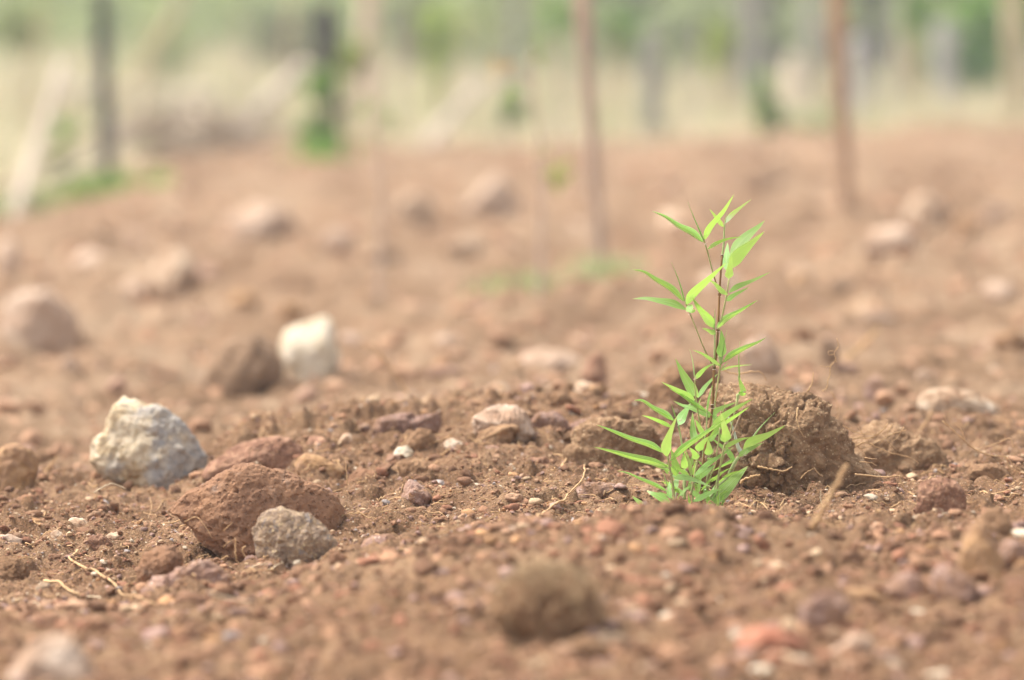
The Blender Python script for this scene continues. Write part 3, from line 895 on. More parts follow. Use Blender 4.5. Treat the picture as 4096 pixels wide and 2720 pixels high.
stone('soil_clod', S4([(280, 1090), (330, 1010), (430, 960), (540, 960), (600, 1060), (690, 1150), (680, 1250), (560, 1310), (430, 1310), (330, 1220)]), 'porous_brown', 'big porous brown clod right behind the pitted rock', 'clod', d=5.15, seed=35, lump=0.1, grain=0.002, pits=0.003, pit_scale=130, hold=True)
stone('stone', S4([(420, 1540), (460, 1470), (540, 1430), (650, 1430), (710, 1470), (710, 1570), (440, 1590)]), 'purple_rock', 'speckled purplish stone half hidden by the near crest', d=4.62, seed=36, lump=0.05, hold=True)
stone('stone', S4([(1490, 1400), (1530, 1375), (1620, 1380), (1650, 1420), (1560, 1450), (1500, 1440)]), 'pink_rock', 'flat pinkish brown stone beside the dry twig', seed=37, sub=4)
stone('stone', S4([(2040, 270), (2080, 180), (2130, 100), (2200, 110), (2230, 190), (2230, 280), (2250, 400), (2150, 380)]), 'red_rock', 'dark red upright stone on the skyline of the ridge', d=6.05, seed=38, sub=4)
stone('stone', S4([(1900, 1150), (2000, 1100), (2100, 1050), (2300, 1060), (2340, 1110), (2200, 1160), (2000, 1170)]), 'purple_rock', 'flat purplish stone left of the lowest leaves', d=5.0, seed=39, sub=4)
stone('stone', S4([(1040, 790), (1060, 745), (1110, 735), (1180, 770), (1190, 810), (1100, 825)]), 'pale_rock', 'cluster of pale yellow stone above the shadowed clod', d=5.42, seed=60, sub=4, lump=0.12)
stone('stone', S4([(290, 750), (310, 700), (370, 700), (390, 750), (340, 790)]), 'pale_rock', 'pale yellow pebble near the left end of the second ridge', d=5.5, seed=61, sub=3)
stone('stone', [(2500, 1596), (2530, 1578), (2580, 1572), (2606, 1580), (2590, 1598), (2530, 1604)], 'white_rock', 'bright white chip left of the plant', d=5.9, seed=40, sub=3, facets=3, hold=True)
stone('soil_clod', [(2560, 1640), (2600, 1560), (2700, 1470), (2790, 1450), (2900, 1500), (2950, 1620), (2900, 1760), (2700, 1780), (2600, 1740)], 'clod', 'broad brown soil mass directly behind the upper stems', 'clod', d=5.6, thick=0.7, seed=41, lump=0.07, grain=0.002, hold=True)
stone('stone', [(2560, 1960), (2590, 1935), (2640, 1940), (2650, 1975), (2600, 1985)], 'pale_rock', 'pale tan stone left of the lower stems', d=5.05, seed=42, sub=4)
# the big root-bound lump right of the plant
stone('soil_lump', [(2690, 1990), (2700, 1860), (2730, 1690), (2780, 1590), (2880, 1525), (2990, 1522), (3080, 1552), (3160, 1564), (3248, 1575), (3305, 1600), (3315, 1640), (3318, 1672), (3350, 1705), (3395, 1775), (3410, 1815), (3450, 1845), (3520, 1885), (3518, 1920), (3450, 1945), (3320, 1960), (3215, 1998), (3090, 2008), (2980, 2014), (2870, 2005), (2740, 1996)],
      'lump_soil', 'large cracked lump of root bound soil right behind the plant', 'clod', d=5.0, thick=0.55, sub=6, seed=43, facets=5, lump=0.05, grain=0.0026, cracks=0.008, ridge=0.3, hold=True)
stone('stone', S5([(300, 650), (315, 600), (350, 590), (385, 620), (370, 655), (330, 665)]), 'pink_rock', 'pale pebble stuck in the upper face of the soil lump', d=4.88, seed=44, sub=3)
stone('stone', S5([(1480, 1290), (1510, 1240), (1520, 1170), (1505, 1110), (1580, 1075), (1700, 1080), (1780, 1090), (1840, 1180), (1870, 1280), (1870, 1350), (1760, 1390), (1640, 1360), (1500, 1340)]), 'red_rock', 'ragged layered red brown rock on the grit at the right', d=4.76, thick=0.75, sub=6, seed=45, facets=9, lump=0.09, layers=0.0003)
stone('soil_clod', S5([(1470, 1410), (1480, 1330), (1560, 1310), (1640, 1360), (1610, 1420)]), 'grey_tan_rock', 'small fibrous grey brown clod at the foot of the layered red rock', 'clod', d=4.6, seed=46, sub=4, lump=0.1)
stone('wood_chunk', S5([(1500, 560), (1530, 450), (1620, 430), (1800, 450), (1960, 500), (2110, 570), (2100, 605), (1950, 615), (1800, 625), (1600, 610), (1520, 595)]), 'pale_rock', 'pale splintered chunk of weathered wood lying at the right', 'wood', d=5.95, thick=0.5, seed=47, facets=8, lump=0.04, layers=0.001)
stone('stone', S5([(1140, 520), (1150, 430), (1200, 370), (1280, 410), (1310, 500), (1240, 550), (1170, 550)]), 'purple_rock', 'blurred purplish grey stone behind the soil lump', d=6.3, seed=48, sub=4)
stone('stone', S5([(290, 200), (380, 80), (440, 60), (500, 140), (560, 230), (620, 330), (560, 410), (300, 330)]), 'pink_rock', 'pinkish white pointed stone seen past the right of the stem', d=6.7, seed=49, sub=4, facets=8, hold=True)
stone('stone', S5([(840, 130), (870, 90), (950, 120), (970, 200), (940, 255), (860, 250)]), 'dark_clod', 'dark blurred stump of earth above the soil lump', 'stone', d=6.9, seed=50, sub=4, hold=True)
stone('soil_clod', S5([(1850, 1030), (1880, 980), (2000, 960), (2120, 980), (2170, 1040), (2140, 1100), (1950, 1110)]), 'clod', 'flat brown clod with a dark base behind the layered red rock', 'clod', d=5.05, seed=51, sub=4, lump=0.1)
stone('soil_clod', S5([(1340, 830), (1400, 770), (1500, 740), (1560, 780), (1630, 870), (1570, 940), (1450, 930), (1360, 880)]), 'clod', 'rough brown clod with rootlets right of the soil lump', 'clod', d=5.3, seed=52, sub=4, lump=0.14, grain=0.002)
stone('stone', S5([(740, 1475), (760, 1445), (800, 1440), (835, 1465), (835, 1500), (800, 1515), (755, 1505)]), 'grey_tan_rock', 'round grey pebble on the grit below the soil lump', d=4.62, seed=53, sub=4, facets=0, lump=0.03)
stone('stone', S5([(600, 1310), (620, 1265), (680, 1250), (725, 1260), (730, 1310), (670, 1345), (620, 1340)]), 'red_rock', 'dull red stone on the grit in front of the soil lump', d=4.75, seed=54, sub=4, facets=8)
stone('soil_clod', S5([(600, 1430), (620, 1400), (690, 1400), (710, 1440), (650, 1460)]), 'pale_rock', 'small tan clod left of the round grey pebble', 'clod', d=4.6, seed=55, sub=3)
stone('soil_clod', S5([(2030, 1230), (2060, 1180), (2120, 1200), (2140, 1260), (2060, 1270)]), 'red_rock', 'small dark crumb right of the layered red rock', 'clod', d=4.75, seed=56, sub=3)
stone('stone', S5([(1040, 520), (1060, 490), (1100, 500), (1100, 545), (1060, 555)]), 'dark_clod', 'small dark clod on the slope behind the soil lump', d=6.2, seed=57, sub=3)
stone('soil_clod', S5([(1170, 680), (1200, 630), (1290, 620), (1350, 650), (1330, 700), (1220, 715)]), 'clod', 'brown clod at the upper right shoulder of the soil lump', 'clod', d=5.7, seed=58, sub=4)

stone('soil_clod', S5([(960, 900), (1030, 800), (1160, 690), (1300, 640), (1430, 700), (1560, 790), (1700, 890), (1770, 1000), (1600, 1080), (1300, 1090), (1080, 1060)]), 'lump_soil', 'broad crumbly bank of soil sloping away right of the soil lump', 'clod', d=5.2, thick=0.7, seed=97, lump=0.12, grain=0.002, hold=True)
stone('soil_clod', [(2250, 1800), (2290, 1720), (2400, 1680), (2540, 1690), (2640, 1740), (2660, 1830), (2560, 1880), (2380, 1890), (2280, 1860)], 'lump_soil', 'broken brown bank of soil behind the left leaves', 'clod', d=5.25, thick=0.7, seed=98, lump=0.14, grain=0.002)
# near, in front of the plane of focus
stone('soil_clod', S6([(1970, 240), (1985, 110), (2060, 55), (2150, 60), (2230, 130), (2290, 230), (2300, 290), (2150, 310), (2030, 290)]), 'clod', 'blurred brown clod standing on the near crest at the right edge', 'clod', d=4.3, seed=70, sub=4, hold=True)
stone('stone', S6([(1800, 350), (1850, 220), (1930, 160), (2010, 230), (2120, 330), (2200, 500), (2170, 700), (1980, 730), (1800, 580)]), 'orange_rock', 'blurred upright orange stone with a dark hollow at the right', d=4.12, seed=71, sub=4, lump=0.1, facets=8)
stone('stone', S6([(2060, 440), (2150, 340), (2300, 350), (2450, 430), (2450, 600), (2180, 620)]), 'purple_rock', 'blurred purplish slab right of the upright orange stone', d=4.1, seed=72, sub=4)
stone('stone', S6([(420, 870), (480, 790), (640, 790), (860, 830), (900, 920), (760, 1060), (620, 1170), (470, 1100), (400, 980)]), 'purple_rock', 'large blurred purplish stone in the right foreground', d=3.92, seed=73, sub=4, thick=0.6)
stone('stone', S6([(820, 760), (1000, 750), (1260, 870), (1230, 900), (980, 890), (870, 830)]), 'orange_rock', 'thin tan flake overhanging a dark gap in the right foreground', d=3.96, seed=74, sub=4)
stone('stone', S6([(1150, 760), (1230, 660), (1400, 610), (1500, 690), (1560, 800), (1500, 880), (1300, 890)]), 'purple_rock', 'lumpy purple brown stone right of the tan flake', d=4.02, seed=75, sub=4)
stone('stone', S6([(1560, 700), (1620, 560), (1760, 520), (1860, 640), (1980, 780), (1950, 900), (1800, 930), (1620, 850)]), 'purple_rock', 'broad purplish rock left of the dark hollow at right', d=3.98, seed=76, sub=4)
stone('stone', S6([(1080, 930), (1200, 900), (1340, 930), (1330, 1000), (1200, 1020), (1100, 990)]), 'clod', 'brown stone inside the dark gap under the tan flake', d=3.9, seed=77, sub=4)
stone('stone', S6([(2180, 720), (2280, 660), (2420, 660), (2420, 780), (2250, 790)]), 'red_rock', 'orange red stone cut by the right edge', d=3.95, seed=78, sub=4)
stone('stone', S6([(-140, 1230), (-60, 1120), (60, 1080), (260, 1120), (430, 1180), (500, 1270), (420, 1330), (200, 1340), (-80, 1330)]), 'brick_rock', 'flat brick red stone near the bottom edge', d=3.72, seed=79, sub=4)
stone('stone', S6([(680, 1320), (820, 1220), (920, 1140), (1020, 1160), (1080, 1290), (1060, 1360), (900, 1380), (740, 1370)]), 'pink_rock', 'blurred pale pink stone between the brick red stone and the right corner', d=3.7, seed=80, sub=4)
for k, (o, lb) in enumerate([([(120, 1380), (170, 1310), (300, 1320), (330, 1380), (240, 1410)], 'white pebble just under the flat brick red stone'), ([(360, 1410), (400, 1350), (530, 1360), (560, 1420), (460, 1440)], 'whitish pebble right of the pebble under the brick red stone'), ([(-30, 1480), (20, 1420), (180, 1430), (220, 1500), (80, 1540)], 'cream flat stone on the bottom edge below the brick red stone'), ([(750, 1450), (830, 1400), (930, 1430), (940, 1480), (830, 1490)], 'cream pebble on the bottom edge below the pale pink stone'), ([(1090, 1420), (1180, 1370), (1310, 1400), (1340, 1450), (1180, 1460)], 'pale grey pebble near the bottom edge right of the pale pink stone'), ([(1390, 960), (1440, 925), (1500, 945), (1500, 1000), (1430, 1010)], 'tiny white pebble at the right end of the dark gap'), ([(1340, 1310), (1390, 1265), (1450, 1280), (1440, 1330)], 'tiny grey pebble in the lower right foreground')]):
    stone('stone', S6(o), 'white_rock' if k in (0, 1, 2, 5) else 'pale_rock', lb, seed=81 + k, sub=3)
stone('soil_clod', [(1990, 2430), (2010, 2350), (2080, 2305), (2180, 2285), (2280, 2295), (2350, 2340), (2385, 2410), (2390, 2480), (2350, 2540), (2270, 2570), (2130, 2560), (2030, 2510)], 'clod', 'round brown ball of earth wrapped in fuzzy rootlets in the near foreground', 'clod', d=3.9, thick=0.9, seed=90, facets=0, lump=0.15, grain=0.003, ridge=1.0)
stone('stone', [(2240, 2640), (2270, 2575), (2370, 2555), (2440, 2590), (2430, 2650), (2320, 2670)], 'clod', 'brown stone below the fuzzy ball of earth', d=3.72, seed=91, sub=4)
stone('soil_clod', [(2390, 2560), (2410, 2530), (2490, 2535), (2530, 2570), (2480, 2600), (2420, 2600)], 'grey_tan_rock', 'dark grey chip right of the fuzzy ball of earth', 'stone', d=3.8, seed=92, sub=3)
stone('stone', [(30, 2740), (60, 2660), (110, 2590), (160, 2560), (210, 2550), (290, 2540), (330, 2590), (370, 2650), (400, 2740), (250, 2790), (100, 2790)], 'pink_rock', 'big blurred pinkish grey stone at the lower left corner', d=3.48, seed=93, sub=4, facets=7, hold=True)
stone('stone', S7([(1090, 220), (1200, 160), (1290, 190), (1300, 260), (1180, 270)]), 'clod', 'blurred brown stone on the near crest right of the tan crumbling clod', d=4.32, seed=94, sub=4, hold=True)
stone('soil_clod', S7([(-60, 320), (40, 270), (150, 300), (300, 360), (420, 340), (530, 270), (620, 330), (640, 420), (400, 480), (0, 470)]), 'clod', 'long brown bank of earth blurred at the left edge of the near crest', 'clod', d=4.28, thick=0.5, seed=95, lump=0.08, hold=True)

# middle distance, out of focus
MID = [
    ([(-20, 1300), (-10, 1220), (60, 1170), (180, 1160), (280, 1230), (330, 1310), (330, 1390), (200, 1400), (90, 1420), (0, 1390)], 'pink_rock', 'large blurred tan pink boulder at the left edge in the middle distance', 8.0),
    ([(1100, 1370), (1125, 1320), (1240, 1275), (1340, 1268), (1362, 1380), (1365, 1460), (1290, 1525), (1180, 1520), (1135, 1460)], 'white_rock', 'bright cream block standing right of the dark clod', 7.6),
    ([(790, 1500), (830, 1420), (920, 1370), (1010, 1340), (1100, 1380), (1140, 1450), (1120, 1510), (1050, 1560), (900, 1600), (800, 1590)], 'mid_clod', 'dark brown rounded clod left of the cream block', 7.3),
    (oval(710, 1100, 105, 95, 1), 'pale_rock', 'blurred tan stone between the left boulder and the cream block', 9.3),
    (oval(550, 1165, 60, 55, 2), 'far_rock', 'small pale stone touching the left of the blurred tan stone', 9.0),
    (oval(1165, 1250, 60, 45, 3), 'orange_rock', 'orange stone behind the cream block', 8.9),
    (oval(975, 1200, 70, 45, 4), 'orange_rock', 'low rust tan stone left of the orange stone', 9.2),
    (oval(1040, 890, 150, 75, 5), 'far_rock', 'wide pinkish hump far off above the blurred tan stone', 12.5),
    (oval(1660, 840, 90, 75, 6), 'pale_rock', 'pale yellow stone far off left of the pinkish triangular rock', 12.8),
    ([(1790, 850), (1880, 800), (1990, 690), (2060, 770), (2110, 850), (2000, 880), (1850, 875)], 'far_rock', 'pinkish triangular rock with shade beneath it', 13.3),
    (oval(1990, 866, 130, 30, 7), 'dark_clod', 'dark clod shape added as the shade under the pinkish triangular rock', 12.9),  # dark shape put in for the shade beneath the rock
    (oval(1860, 985, 90, 55, 8), 'pale_rock', 'light tan stone left of the foot of the tall thin stake', 11.2),
    (oval(1345, 975, 75, 55, 9), 'pink_rock', 'pinkish stone left of the clod shaped shadow gap in the middle distance', 11.6),
    (oval(1530, 1030, 75, 28, 10), 'dark_clod', 'low dark clod shape added as a shadow gap right of the pinkish stone', 11.2),  # dark shape put in where there is a shadow gap
    (oval(3060, 725, 95, 42, 11), 'dark_clod', 'dark brown clod far off left of the orange brown stake', 15.8),
    (oval(3700, 850, 90, 80, 12), 'pale_rock', 'pale tan stone far off at right', 13.0),
    (oval(3980, 855, 50, 46, 13), 'pink_rock', 'small round pinkish white stone far off near the right edge', 13.0),
    (oval(3560, 970, 110, 70, 14), 'far_rock', 'wide tan hump right of the foot of the orange brown stake', 11.4),
    (oval(3850, 910, 60, 45, 15), 'orange_rock', 'orange stone below the pale tan stone at right', 12.1),
    (oval(275, 1465, 45, 42, 16), 'pink_rock', 'small pinkish stone below the left boulder', 7.6),
    (oval(30, 1030, 60, 90, 17), 'far_rock', 'grey tan stone at the left edge above the left boulder', 11.0),
    (oval(360, 1040, 70, 40, 18), 'far_rock', 'low pale stone above the left boulder', 11.2),
    (oval(620, 640, 60, 22, 19), 'dark_clod', 'dark clod on the far edge of the field left of centre', 19.5),
    (oval(2870, 1130, 90, 60, 20), 'pale_rock', 'pale tan stone seen between the upper leaves', 9.6),
    (oval(3380, 1140, 70, 28, 21), 'dark_clod', 'dark clod in the middle distance right of the plant', 9.3),
    (oval(3990, 1170, 70, 40, 22), 'far_rock', 'tan stone in the middle distance near the right edge', 9.1),
    (oval(2200, 1440, 120, 45, 23), 'far_rock', 'low tan hump in the middle distance left of the plant', 7.3),
    (oval(1780, 1490, 80, 30, 24), 'purple_rock', 'low purplish stone behind the second ridge', 6.9),
    (oval(3500, 1270, 90, 30, 25), 'far_rock', 'low pinkish stone above the dark stump of earth', 8.2),
    (oval(4050, 1370, 80, 45, 26), 'clod', 'brown clod near the right edge above the wood chunk', 7.3),
    (oval(3180, 1090, 60, 26, 27), 'far_rock', 'small tan stone just right of the upper leaves', 9.8),
    (oval(1800, 1360, 70, 24, 28), 'far_rock', 'flat tan stone well left of the plant in the middle distance', 8.0),
]
for k, (o, mt, lb, d) in enumerate(MID):
    stone('soil_clod' if 'clod' in mt else 'stone', o, mt, lb, 'clod' if 'clod' in lb else 'stone', d=d, thick=0.8, sub=4, seed=120 + k, facets=5 if 'clod' in mt else 9, lump=0.13 if 'clod' in mt else 0.08, grain=0.0)

# ------------------------------------------------------------------ scattered stones and clods, each its own object
TEMPL = []
for k in range(14):
    v, f = rock_verts(3, 400 + k, 8, 0.42, 0.8)
    TEMPL.append((v, f))
TMESH = {}


def tmesh(k, mat, kind):
    key = (k, mat, kind)
    if key not in TMESH:
        v, f = TEMPL[k]
        v = v.copy()
        if kind == 'soil_clod':
            v0 = ico(3)[0]
            v = v0 * np.array([1, 0.9, 0.8]) * (1 + 0.5 * fbm3(v0 * 1.7 + k, k, 5, 0.62))[:, None]
        TMESH[key] = mesh_np(kind, v * 0.01, f, True)
        TMESH[key].materials.append(M[mat])
    return TMESH[key]


scatter_grit('rubble', 420, lambda r, n: r.uniform(3.3, 4.42, n), logn(0.0085, 0.3, 0.006, 0.015), 2, 12, 206, 0.55, pw=np.array([0.28, 0.22, 0.18, 0.12, 0.09, 0.05, 0.03, 0.025, 0.004, 0.001]))
scatter_grit('rubble', 380, lambda r, n: r.uniform(4.6, 5.9, n), logn(0.0055, 0.3, 0.004, 0.009), 2, 12, 207, 0.45)
scatter_grit('rubble', 700, lambda r, n: 5.9 * np.exp(r.uniform(0, 1.1, n)), lambda r, n, d: np.clip(np.exp(r.normal(-4.5, 0.4, n)) * (d / 8) ** 0.7, 0.006, 0.03), 2, 12, 208, 0.5)

REG = [('near', 'on the blurred near mound', 'stones scattered on the near mound', 150, (3.3, 4.40), (34, 115)),
       ('mid', 'in the sharp strip of grit', 'stones scattered in the focused strip', 70, (4.45, 5.75), (20, 50)),
       ('far', 'on the blurred field behind', 'stones scattered over the field behind', 150, (5.9, 17), (24, 95))]
KINDS_ = [('red_rock', 'stone', 'red brown stone'), ('purple_rock', 'stone', 'purplish stone'), ('clod', 'soil_clod', 'brown soil clod'), ('pale_rock', 'stone', 'pale tan stone'), ('orange_rock', 'stone', 'rusty stone'), ('porous_brown', 'soil_clod', 'dark porous clod')]
KW = [0.2, 0.2, 0.36, 0.05, 0.05, 0.14]
for reg, where, grp, n, (d0, d1), (s0, s1) in REG:
    for q_ in range(n + {'mid': 150}.get(reg, 0)):
        if reg == 'far': d = d0 * math.exp(rnd.random() ** 1.2 * math.log(d1 / d0))
        else: d = rnd.uniform(d0, d1)
        px = rnd.uniform(-30, 4126)
        spx = s0 * (s1 / s0) ** (rnd.random() ** 1.5)
        if reg == 'near' and d > 4.1 and 2300 < px < 3150: spx *= 0.4
        if reg == 'mid' and 2350 < px < 3500: spx *= 0.6
        mt, kind, lb = rnd.choices(KINDS_, KW)[0]
        if reg == 'near' and mt in ('red_rock', 'purple_rock', 'pale_rock') and rnd.random() < 0.5: mt, kind, lb = KINDS_[2]
        bed, wh = 1.0, where
        if reg == 'mid' and q_ >= n + 40:          # broken clods piled along the second ridge
            px = rnd.uniform(900, 2680) if rnd.random() < 0.65 else rnd.uniform(1950, 2680)
            d = rnd.uniform(5.25, 5.85)
            spx, bed, wh = 34 * (170 / 34) ** (rnd.random() ** 1.4), 1.3, 'in the second ridge rubble'
            if rnd.random() < 0.45: mt, kind, lb = KINDS_[2]
        elif reg == 'mid' and q_ >= n:             # crumbs fallen from the big lump
            px, d = rnd.uniform(3330, 3800), rnd.uniform(4.85, 5.5)
            spx, wh = rnd.uniform(18, 70), 'fallen right of the soil lump'
            if rnd.random() < 0.6: mt, kind, lb = KINDS_[2]
        if reg == 'far' and mt in ('clod', 'porous_brown', 'red_rock', 'purple_rock'): mt = 'far_rock' if rnd.random() < 0.45 else 'clod'
        if mt == 'far_rock': kind, lb = 'stone', 'dusty tan stone'
        if reg == 'far' and mt == 'clod': kind, lb = 'soil_clod', 'brown soil clod'
        place = ['near the left edge', 'left of centre', 'in the middle', 'below the plant' if reg == 'near' else 'level with the plant', 'right of the plant', 'near the right edge'][min(5, max(0, int(px / 683)))]
        lb2 = ('tiny ' if spx < s0 * 1.3 else 'large ' if spx > s0 * 2.1 else 'middling ') + lb
        half = 'front' if d < (d0 * d1) ** 0.5 else 'back'
        X = (px - CX) / (FPX * 0.9965) * d
        z = float(z_ground(X, d)[0])
        r = spx * mpp(d) * 0.5
        o = link(kind, tmesh(rnd.randrange(14), mt, kind))
        o.location = (X, d, z + r * rnd.uniform(-0.3, 0.2) * bed)
        sc = r / 0.01
        o.scale = (sc * rnd.uniform(0.9, 1.3), sc * rnd.uniform(0.8, 1.1), sc * rnd.uniform(0.45, 0.75) if reg == 'near' else sc * rnd.uniform(0.6, 0.95))
        o.rotation_euler = (rnd.uniform(-0.4, 0.4), rnd.uniform(-0.4, 0.4), rnd.uniform(0, 6.28))
        tag(o, lb2 + ' ' + wh + ', ' + place + (', ' + half if wh == where else ''), 'clod' if kind == 'soil_clod' else 'stone', grp + ': ' + lb)
# ------------------------------------------------------------------ the bamboo seedling
ZW = {'a': (2300, 740, .43375), 'b': (2300, 1380, .472), 'c': (2360, 1500, .21177), 'd': (2700, 1350, .21177),
      'e': (2700, 1620, .21177), 'f': (2360, 1760, .21177), 'g': (2650, 1780, .17857)}


def zp(z, P):
    x, y, s = ZW[z]
    return [(x + a * s, y + b * s) for a, b in P]


leaf_green = leaf_mat('bamboo_leaf', (0.27, 0.46, 0.11), (0.32, 0.49, 0.12), (0.43, 0.71, 0.105), 0.48, 0.2)
leaf_pale = leaf_mat('young_bamboo_leaf', (0.34, 0.48, 0.14), (0.38, 0.50, 0.14), (0.46, 0.68, 0.12), 0.45, 0.2)
leaf_cool = leaf_mat('shade_tinted_bamboo_leaf', (0.22, 0.42, 0.11), (0.27, 0.45, 0.12), (0.44, 0.70, 0.11), 0.48, 0.2)  # cooler, darker copy of the leaf green: shaded look put into the colour
M['stem_green'] = wood_mat('green_stem', (0.32, 0.41, 0.16), (0.46, 0.52, 0.25), 220, 0.15, 0.2)
M['stem_olive'] = wood_mat('olive_stem', (0.30, 0.31, 0.12), (0.44, 0.43, 0.20), 220, 0.15, 0.2)
M['culm'] = wood_mat('brown_culm', (0.17, 0.085, 0.035), (0.30, 0.17, 0.075), 220, 0.12, 0.2)
M['node'] = wood_mat('culm_node', (0.10, 0.05, 0.03), (0.16, 0.08, 0.05), 300, 1.0, 0.2)
M['node_ring'] = wood_mat('pale_node_ring', (0.5, 0.42, 0.32), (0.6, 0.52, 0.42), 300, 1.0, 0.1)
M['sheath'] = wood_mat('pale_sheath', (0.42, 0.46, 0.34), (0.60, 0.63, 0.52), 260, 0.1, 0.2)
M['dry_sheath'] = wood_mat('dry_sheath', (0.38, 0.25, 0.17), (0.52, 0.37, 0.26), 260, 0.1, 0.2)
M['bristle'] = wood_mat('bristle', (0.5, 0.36, 0.28), (0.62, 0.48, 0.38), 260, 1.0, 0.0)

PD = FOCUS
plant_base = W(2806, 2050, PD)
plant_base[2] = float(z_ground(plant_base[0], PD)[0]) - 0.004
plant = empty('bamboo_seedling', plant_base, 'young green bamboo seedling with narrow leaves growing out of the bare soil', 'plant')


def part(name, me, mat, parent=plant, origin=plant_base):
    o = link(name, me, mat)
    o.parent = parent
    return o


def P3(pts, d0, d1):
    n = len(pts)
    return np.array([W(x, y, d0 + (d1 - d0) * i / max(1, n - 1)) for i, (x, y) in enumerate(pts)])


def leaf(z, pts, w, typ='u', mat=None, d0=0.0, d1=None, lab=None):
    """pts from the base to the tip, w the greatest width seen, both in the pixels of close-up z"""
    s = ZW[z][2]
    L2 = zp(z, pts)
    length = sum(math.dist(L2[i], L2[i + 1]) for i in range(len(L2) - 1)) * mpp(PD)
    if d1 is None: d1 = d0 + rnd.uniform(-0.30, 0.30) * length
    C = P3(L2, PD + d0, PD + d1)
    n = 20
    C = catmull(C, n)
    t = np.linspace(0, 1, n)
    prof = np.minimum(1, (t / 0.20 + 0.06)) ** 0.62 * np.where(t < 0.3, 1, np.clip((1 - t) / 0.7, 0, 1) ** 0.80)
    prof = prof * (1 + 0.05 * np.sin(t * 9 + rnd.random() * 6))
    hw = prof * w * s * mpp(PD) * 0.5
    T = np.gradient(C, axis=0)
    perp = np.stack([-T[:, 2], np.zeros(n), T[:, 0]], 1)
    perp /= np.linalg.norm(perp, axis=1)[:, None] + 1e-9
    flip = np.where(perp[:, 2] < 0, -1.0, 1.0)
    if abs(perp[:, 2]).mean() > 0.25: perp = perp * flip[:, None]
    dep = np.array([0, 1.0, 0])
    if typ == 's':
        bag = Bag()
        bag.tube(C, np.maximum(w * s * mpp(PD) * 0.5 * np.clip((1 - t) * 1.4, 0.12, 1), 0.00012), 6)
        me = bag.mesh('leaf', plant_base)
        return part('leaf', me, mat or leaf_cool)
    if typ == 'u': rows = [(1.0, 0.95), (0.55, 0.58), (0.02, 0.10), (-0.52, -0.38), (-1.0, -0.85)]
    elif typ == 'b': rows = [(1.0, -0.75), (0.52, -0.42), (0.0, -0.06), (-0.52, 0.36), (-1.0, 0.7)]
    else: rows = [(1.0, 1.0), (0.25, 0.5), (-1.0, 0.0), (-0.5, -0.45), (0.10, -0.85)]
    tw = rnd.uniform(-0.25, 0.25)
    V = []
    for k, (a, b) in enumerate(rows):
        bb = b + tw * a * (t - 0.3)
        V.append(C + perp * (a * hw)[:, None] + dep * (bb * hw)[:, None])
    V = np.stack(V, 1)
    co = np.zeros((n, 5, 3))
    co[:, :, 0] = np.linspace(-1, 1, 5)[None]
    co[:, :, 1] = t[:, None]
    co[:, :, 2] = rnd.random() * 20
    i = np.arange(n - 1)[:, None] * 5 + np.arange(4)[None]
    F = np.stack([i, i + 1, i + 6, i + 5], -1).reshape(-1, 4)
    V = V.reshape(-1, 3)
    # the blade's upper face looks to the sky
    nrm = np.cross(V[F[:, 1]] - V[F[:, 0]], V[F[:, 3]] - V[F[:, 0]]).sum(0)
    want_up = nrm[2] > 0
    if not want_up: F = F[:, ::-1]
    me = mesh_np('leaf', V - plant_base, F, True, {'leafco': ('FLOAT_VECTOR', co)})
    return part('leaf', me, mat or leaf_green)


def stem(z, pts, w0, w1, mat, d0=0.0, d1=0.0, name='branch', node_at=()):
    s = ZW[z][2]
    C = catmull(P3(zp(z, pts), PD + d0, PD + d1), max(8, 5 * len(pts)))
    R = np.linspace(w0, w1, len(C)) * s * mpp(PD) * 0.5
    bag = Bag()
    bag.tube(C, R, 8)
    o = part(name, bag.mesh(name, plant_base), M[mat])
    for t in node_at:
        i = int(t * (len(C) - 2))
        b = Bag()
        dv = C[i + 1] - C[i]
        dv /= np.linalg.norm(dv)
        r = R[i]
        b.tube([C[i] - dv * r * 0.9, C[i] - dv * r * 0.4, C[i], C[i] + dv * r * 0.5], [r * 1.02, r * 1.3, r * 1.28, r * 1.02], 8)
        q = part('node_ring', b.mesh('node_ring', plant_base), M['stem_olive' if mat != 'culm' else 'node'])
        q.parent = o
    return o


# culm: green top, brown middle and base, each section a part with its nodes
def culm():
    top = zp('a', [(1382, 352), (1376, 430), (1372, 540), (1357, 655)])
    mid = zp('a', [(1357, 655), (1345, 800), (1332, 1010), (1318, 1335), (1303, 1568)]) + zp('b', [(1181, 190), (1165, 520), (1140, 700), (1092, 950), (1076, 1190), (1070, 1300), (1066, 1440)])
    for pts, w0, w1, mt in ((top, 15, 19, 'stem_green'), (mid, 18, 27, 'culm')):
        C = catmull(P3(pts, PD - 0.002, PD), 60)
        b = Bag()
        b.tube(C, np.linspace(w0, w1, len(C)) * 0.45 * mpp(PD) * 0.5, 10)
        o = part('culm', b.mesh('culm', plant_base), M[mt])
    ends = zp('a', [(1357, 660), (1332, 1012), (1319, 1337)]) + zp('b', [(1180, 192), (1165, 522), (1076, 1190)])
    for k, (x, y) in enumerate(ends):
        c = W(x, y, PD - 0.001)
        r = (0.0010 + 0.00009 * k) * 1.1
        b = Bag()
        b.tube([c + [0, 0, -0.0012], c + [0, 0, -0.0004], c + [0, 0, 0.0006], c + [0, 0, 0.0016]], [r, r * 1.3, r * 1.28, r], 10)
        q = part('node', b.mesh('node', plant_base), M['node'], o)
        for dz in (-0.0017, 0.0021):
            b = Bag()
            b.tube([c + [0, 0, dz - 0.0003], c + [0, 0, dz + 0.0003]], [r * 1.25, r * 1.2], 10)
            q = part('node_ring', b.mesh('node_ring', plant_base), M['node_ring'], o)


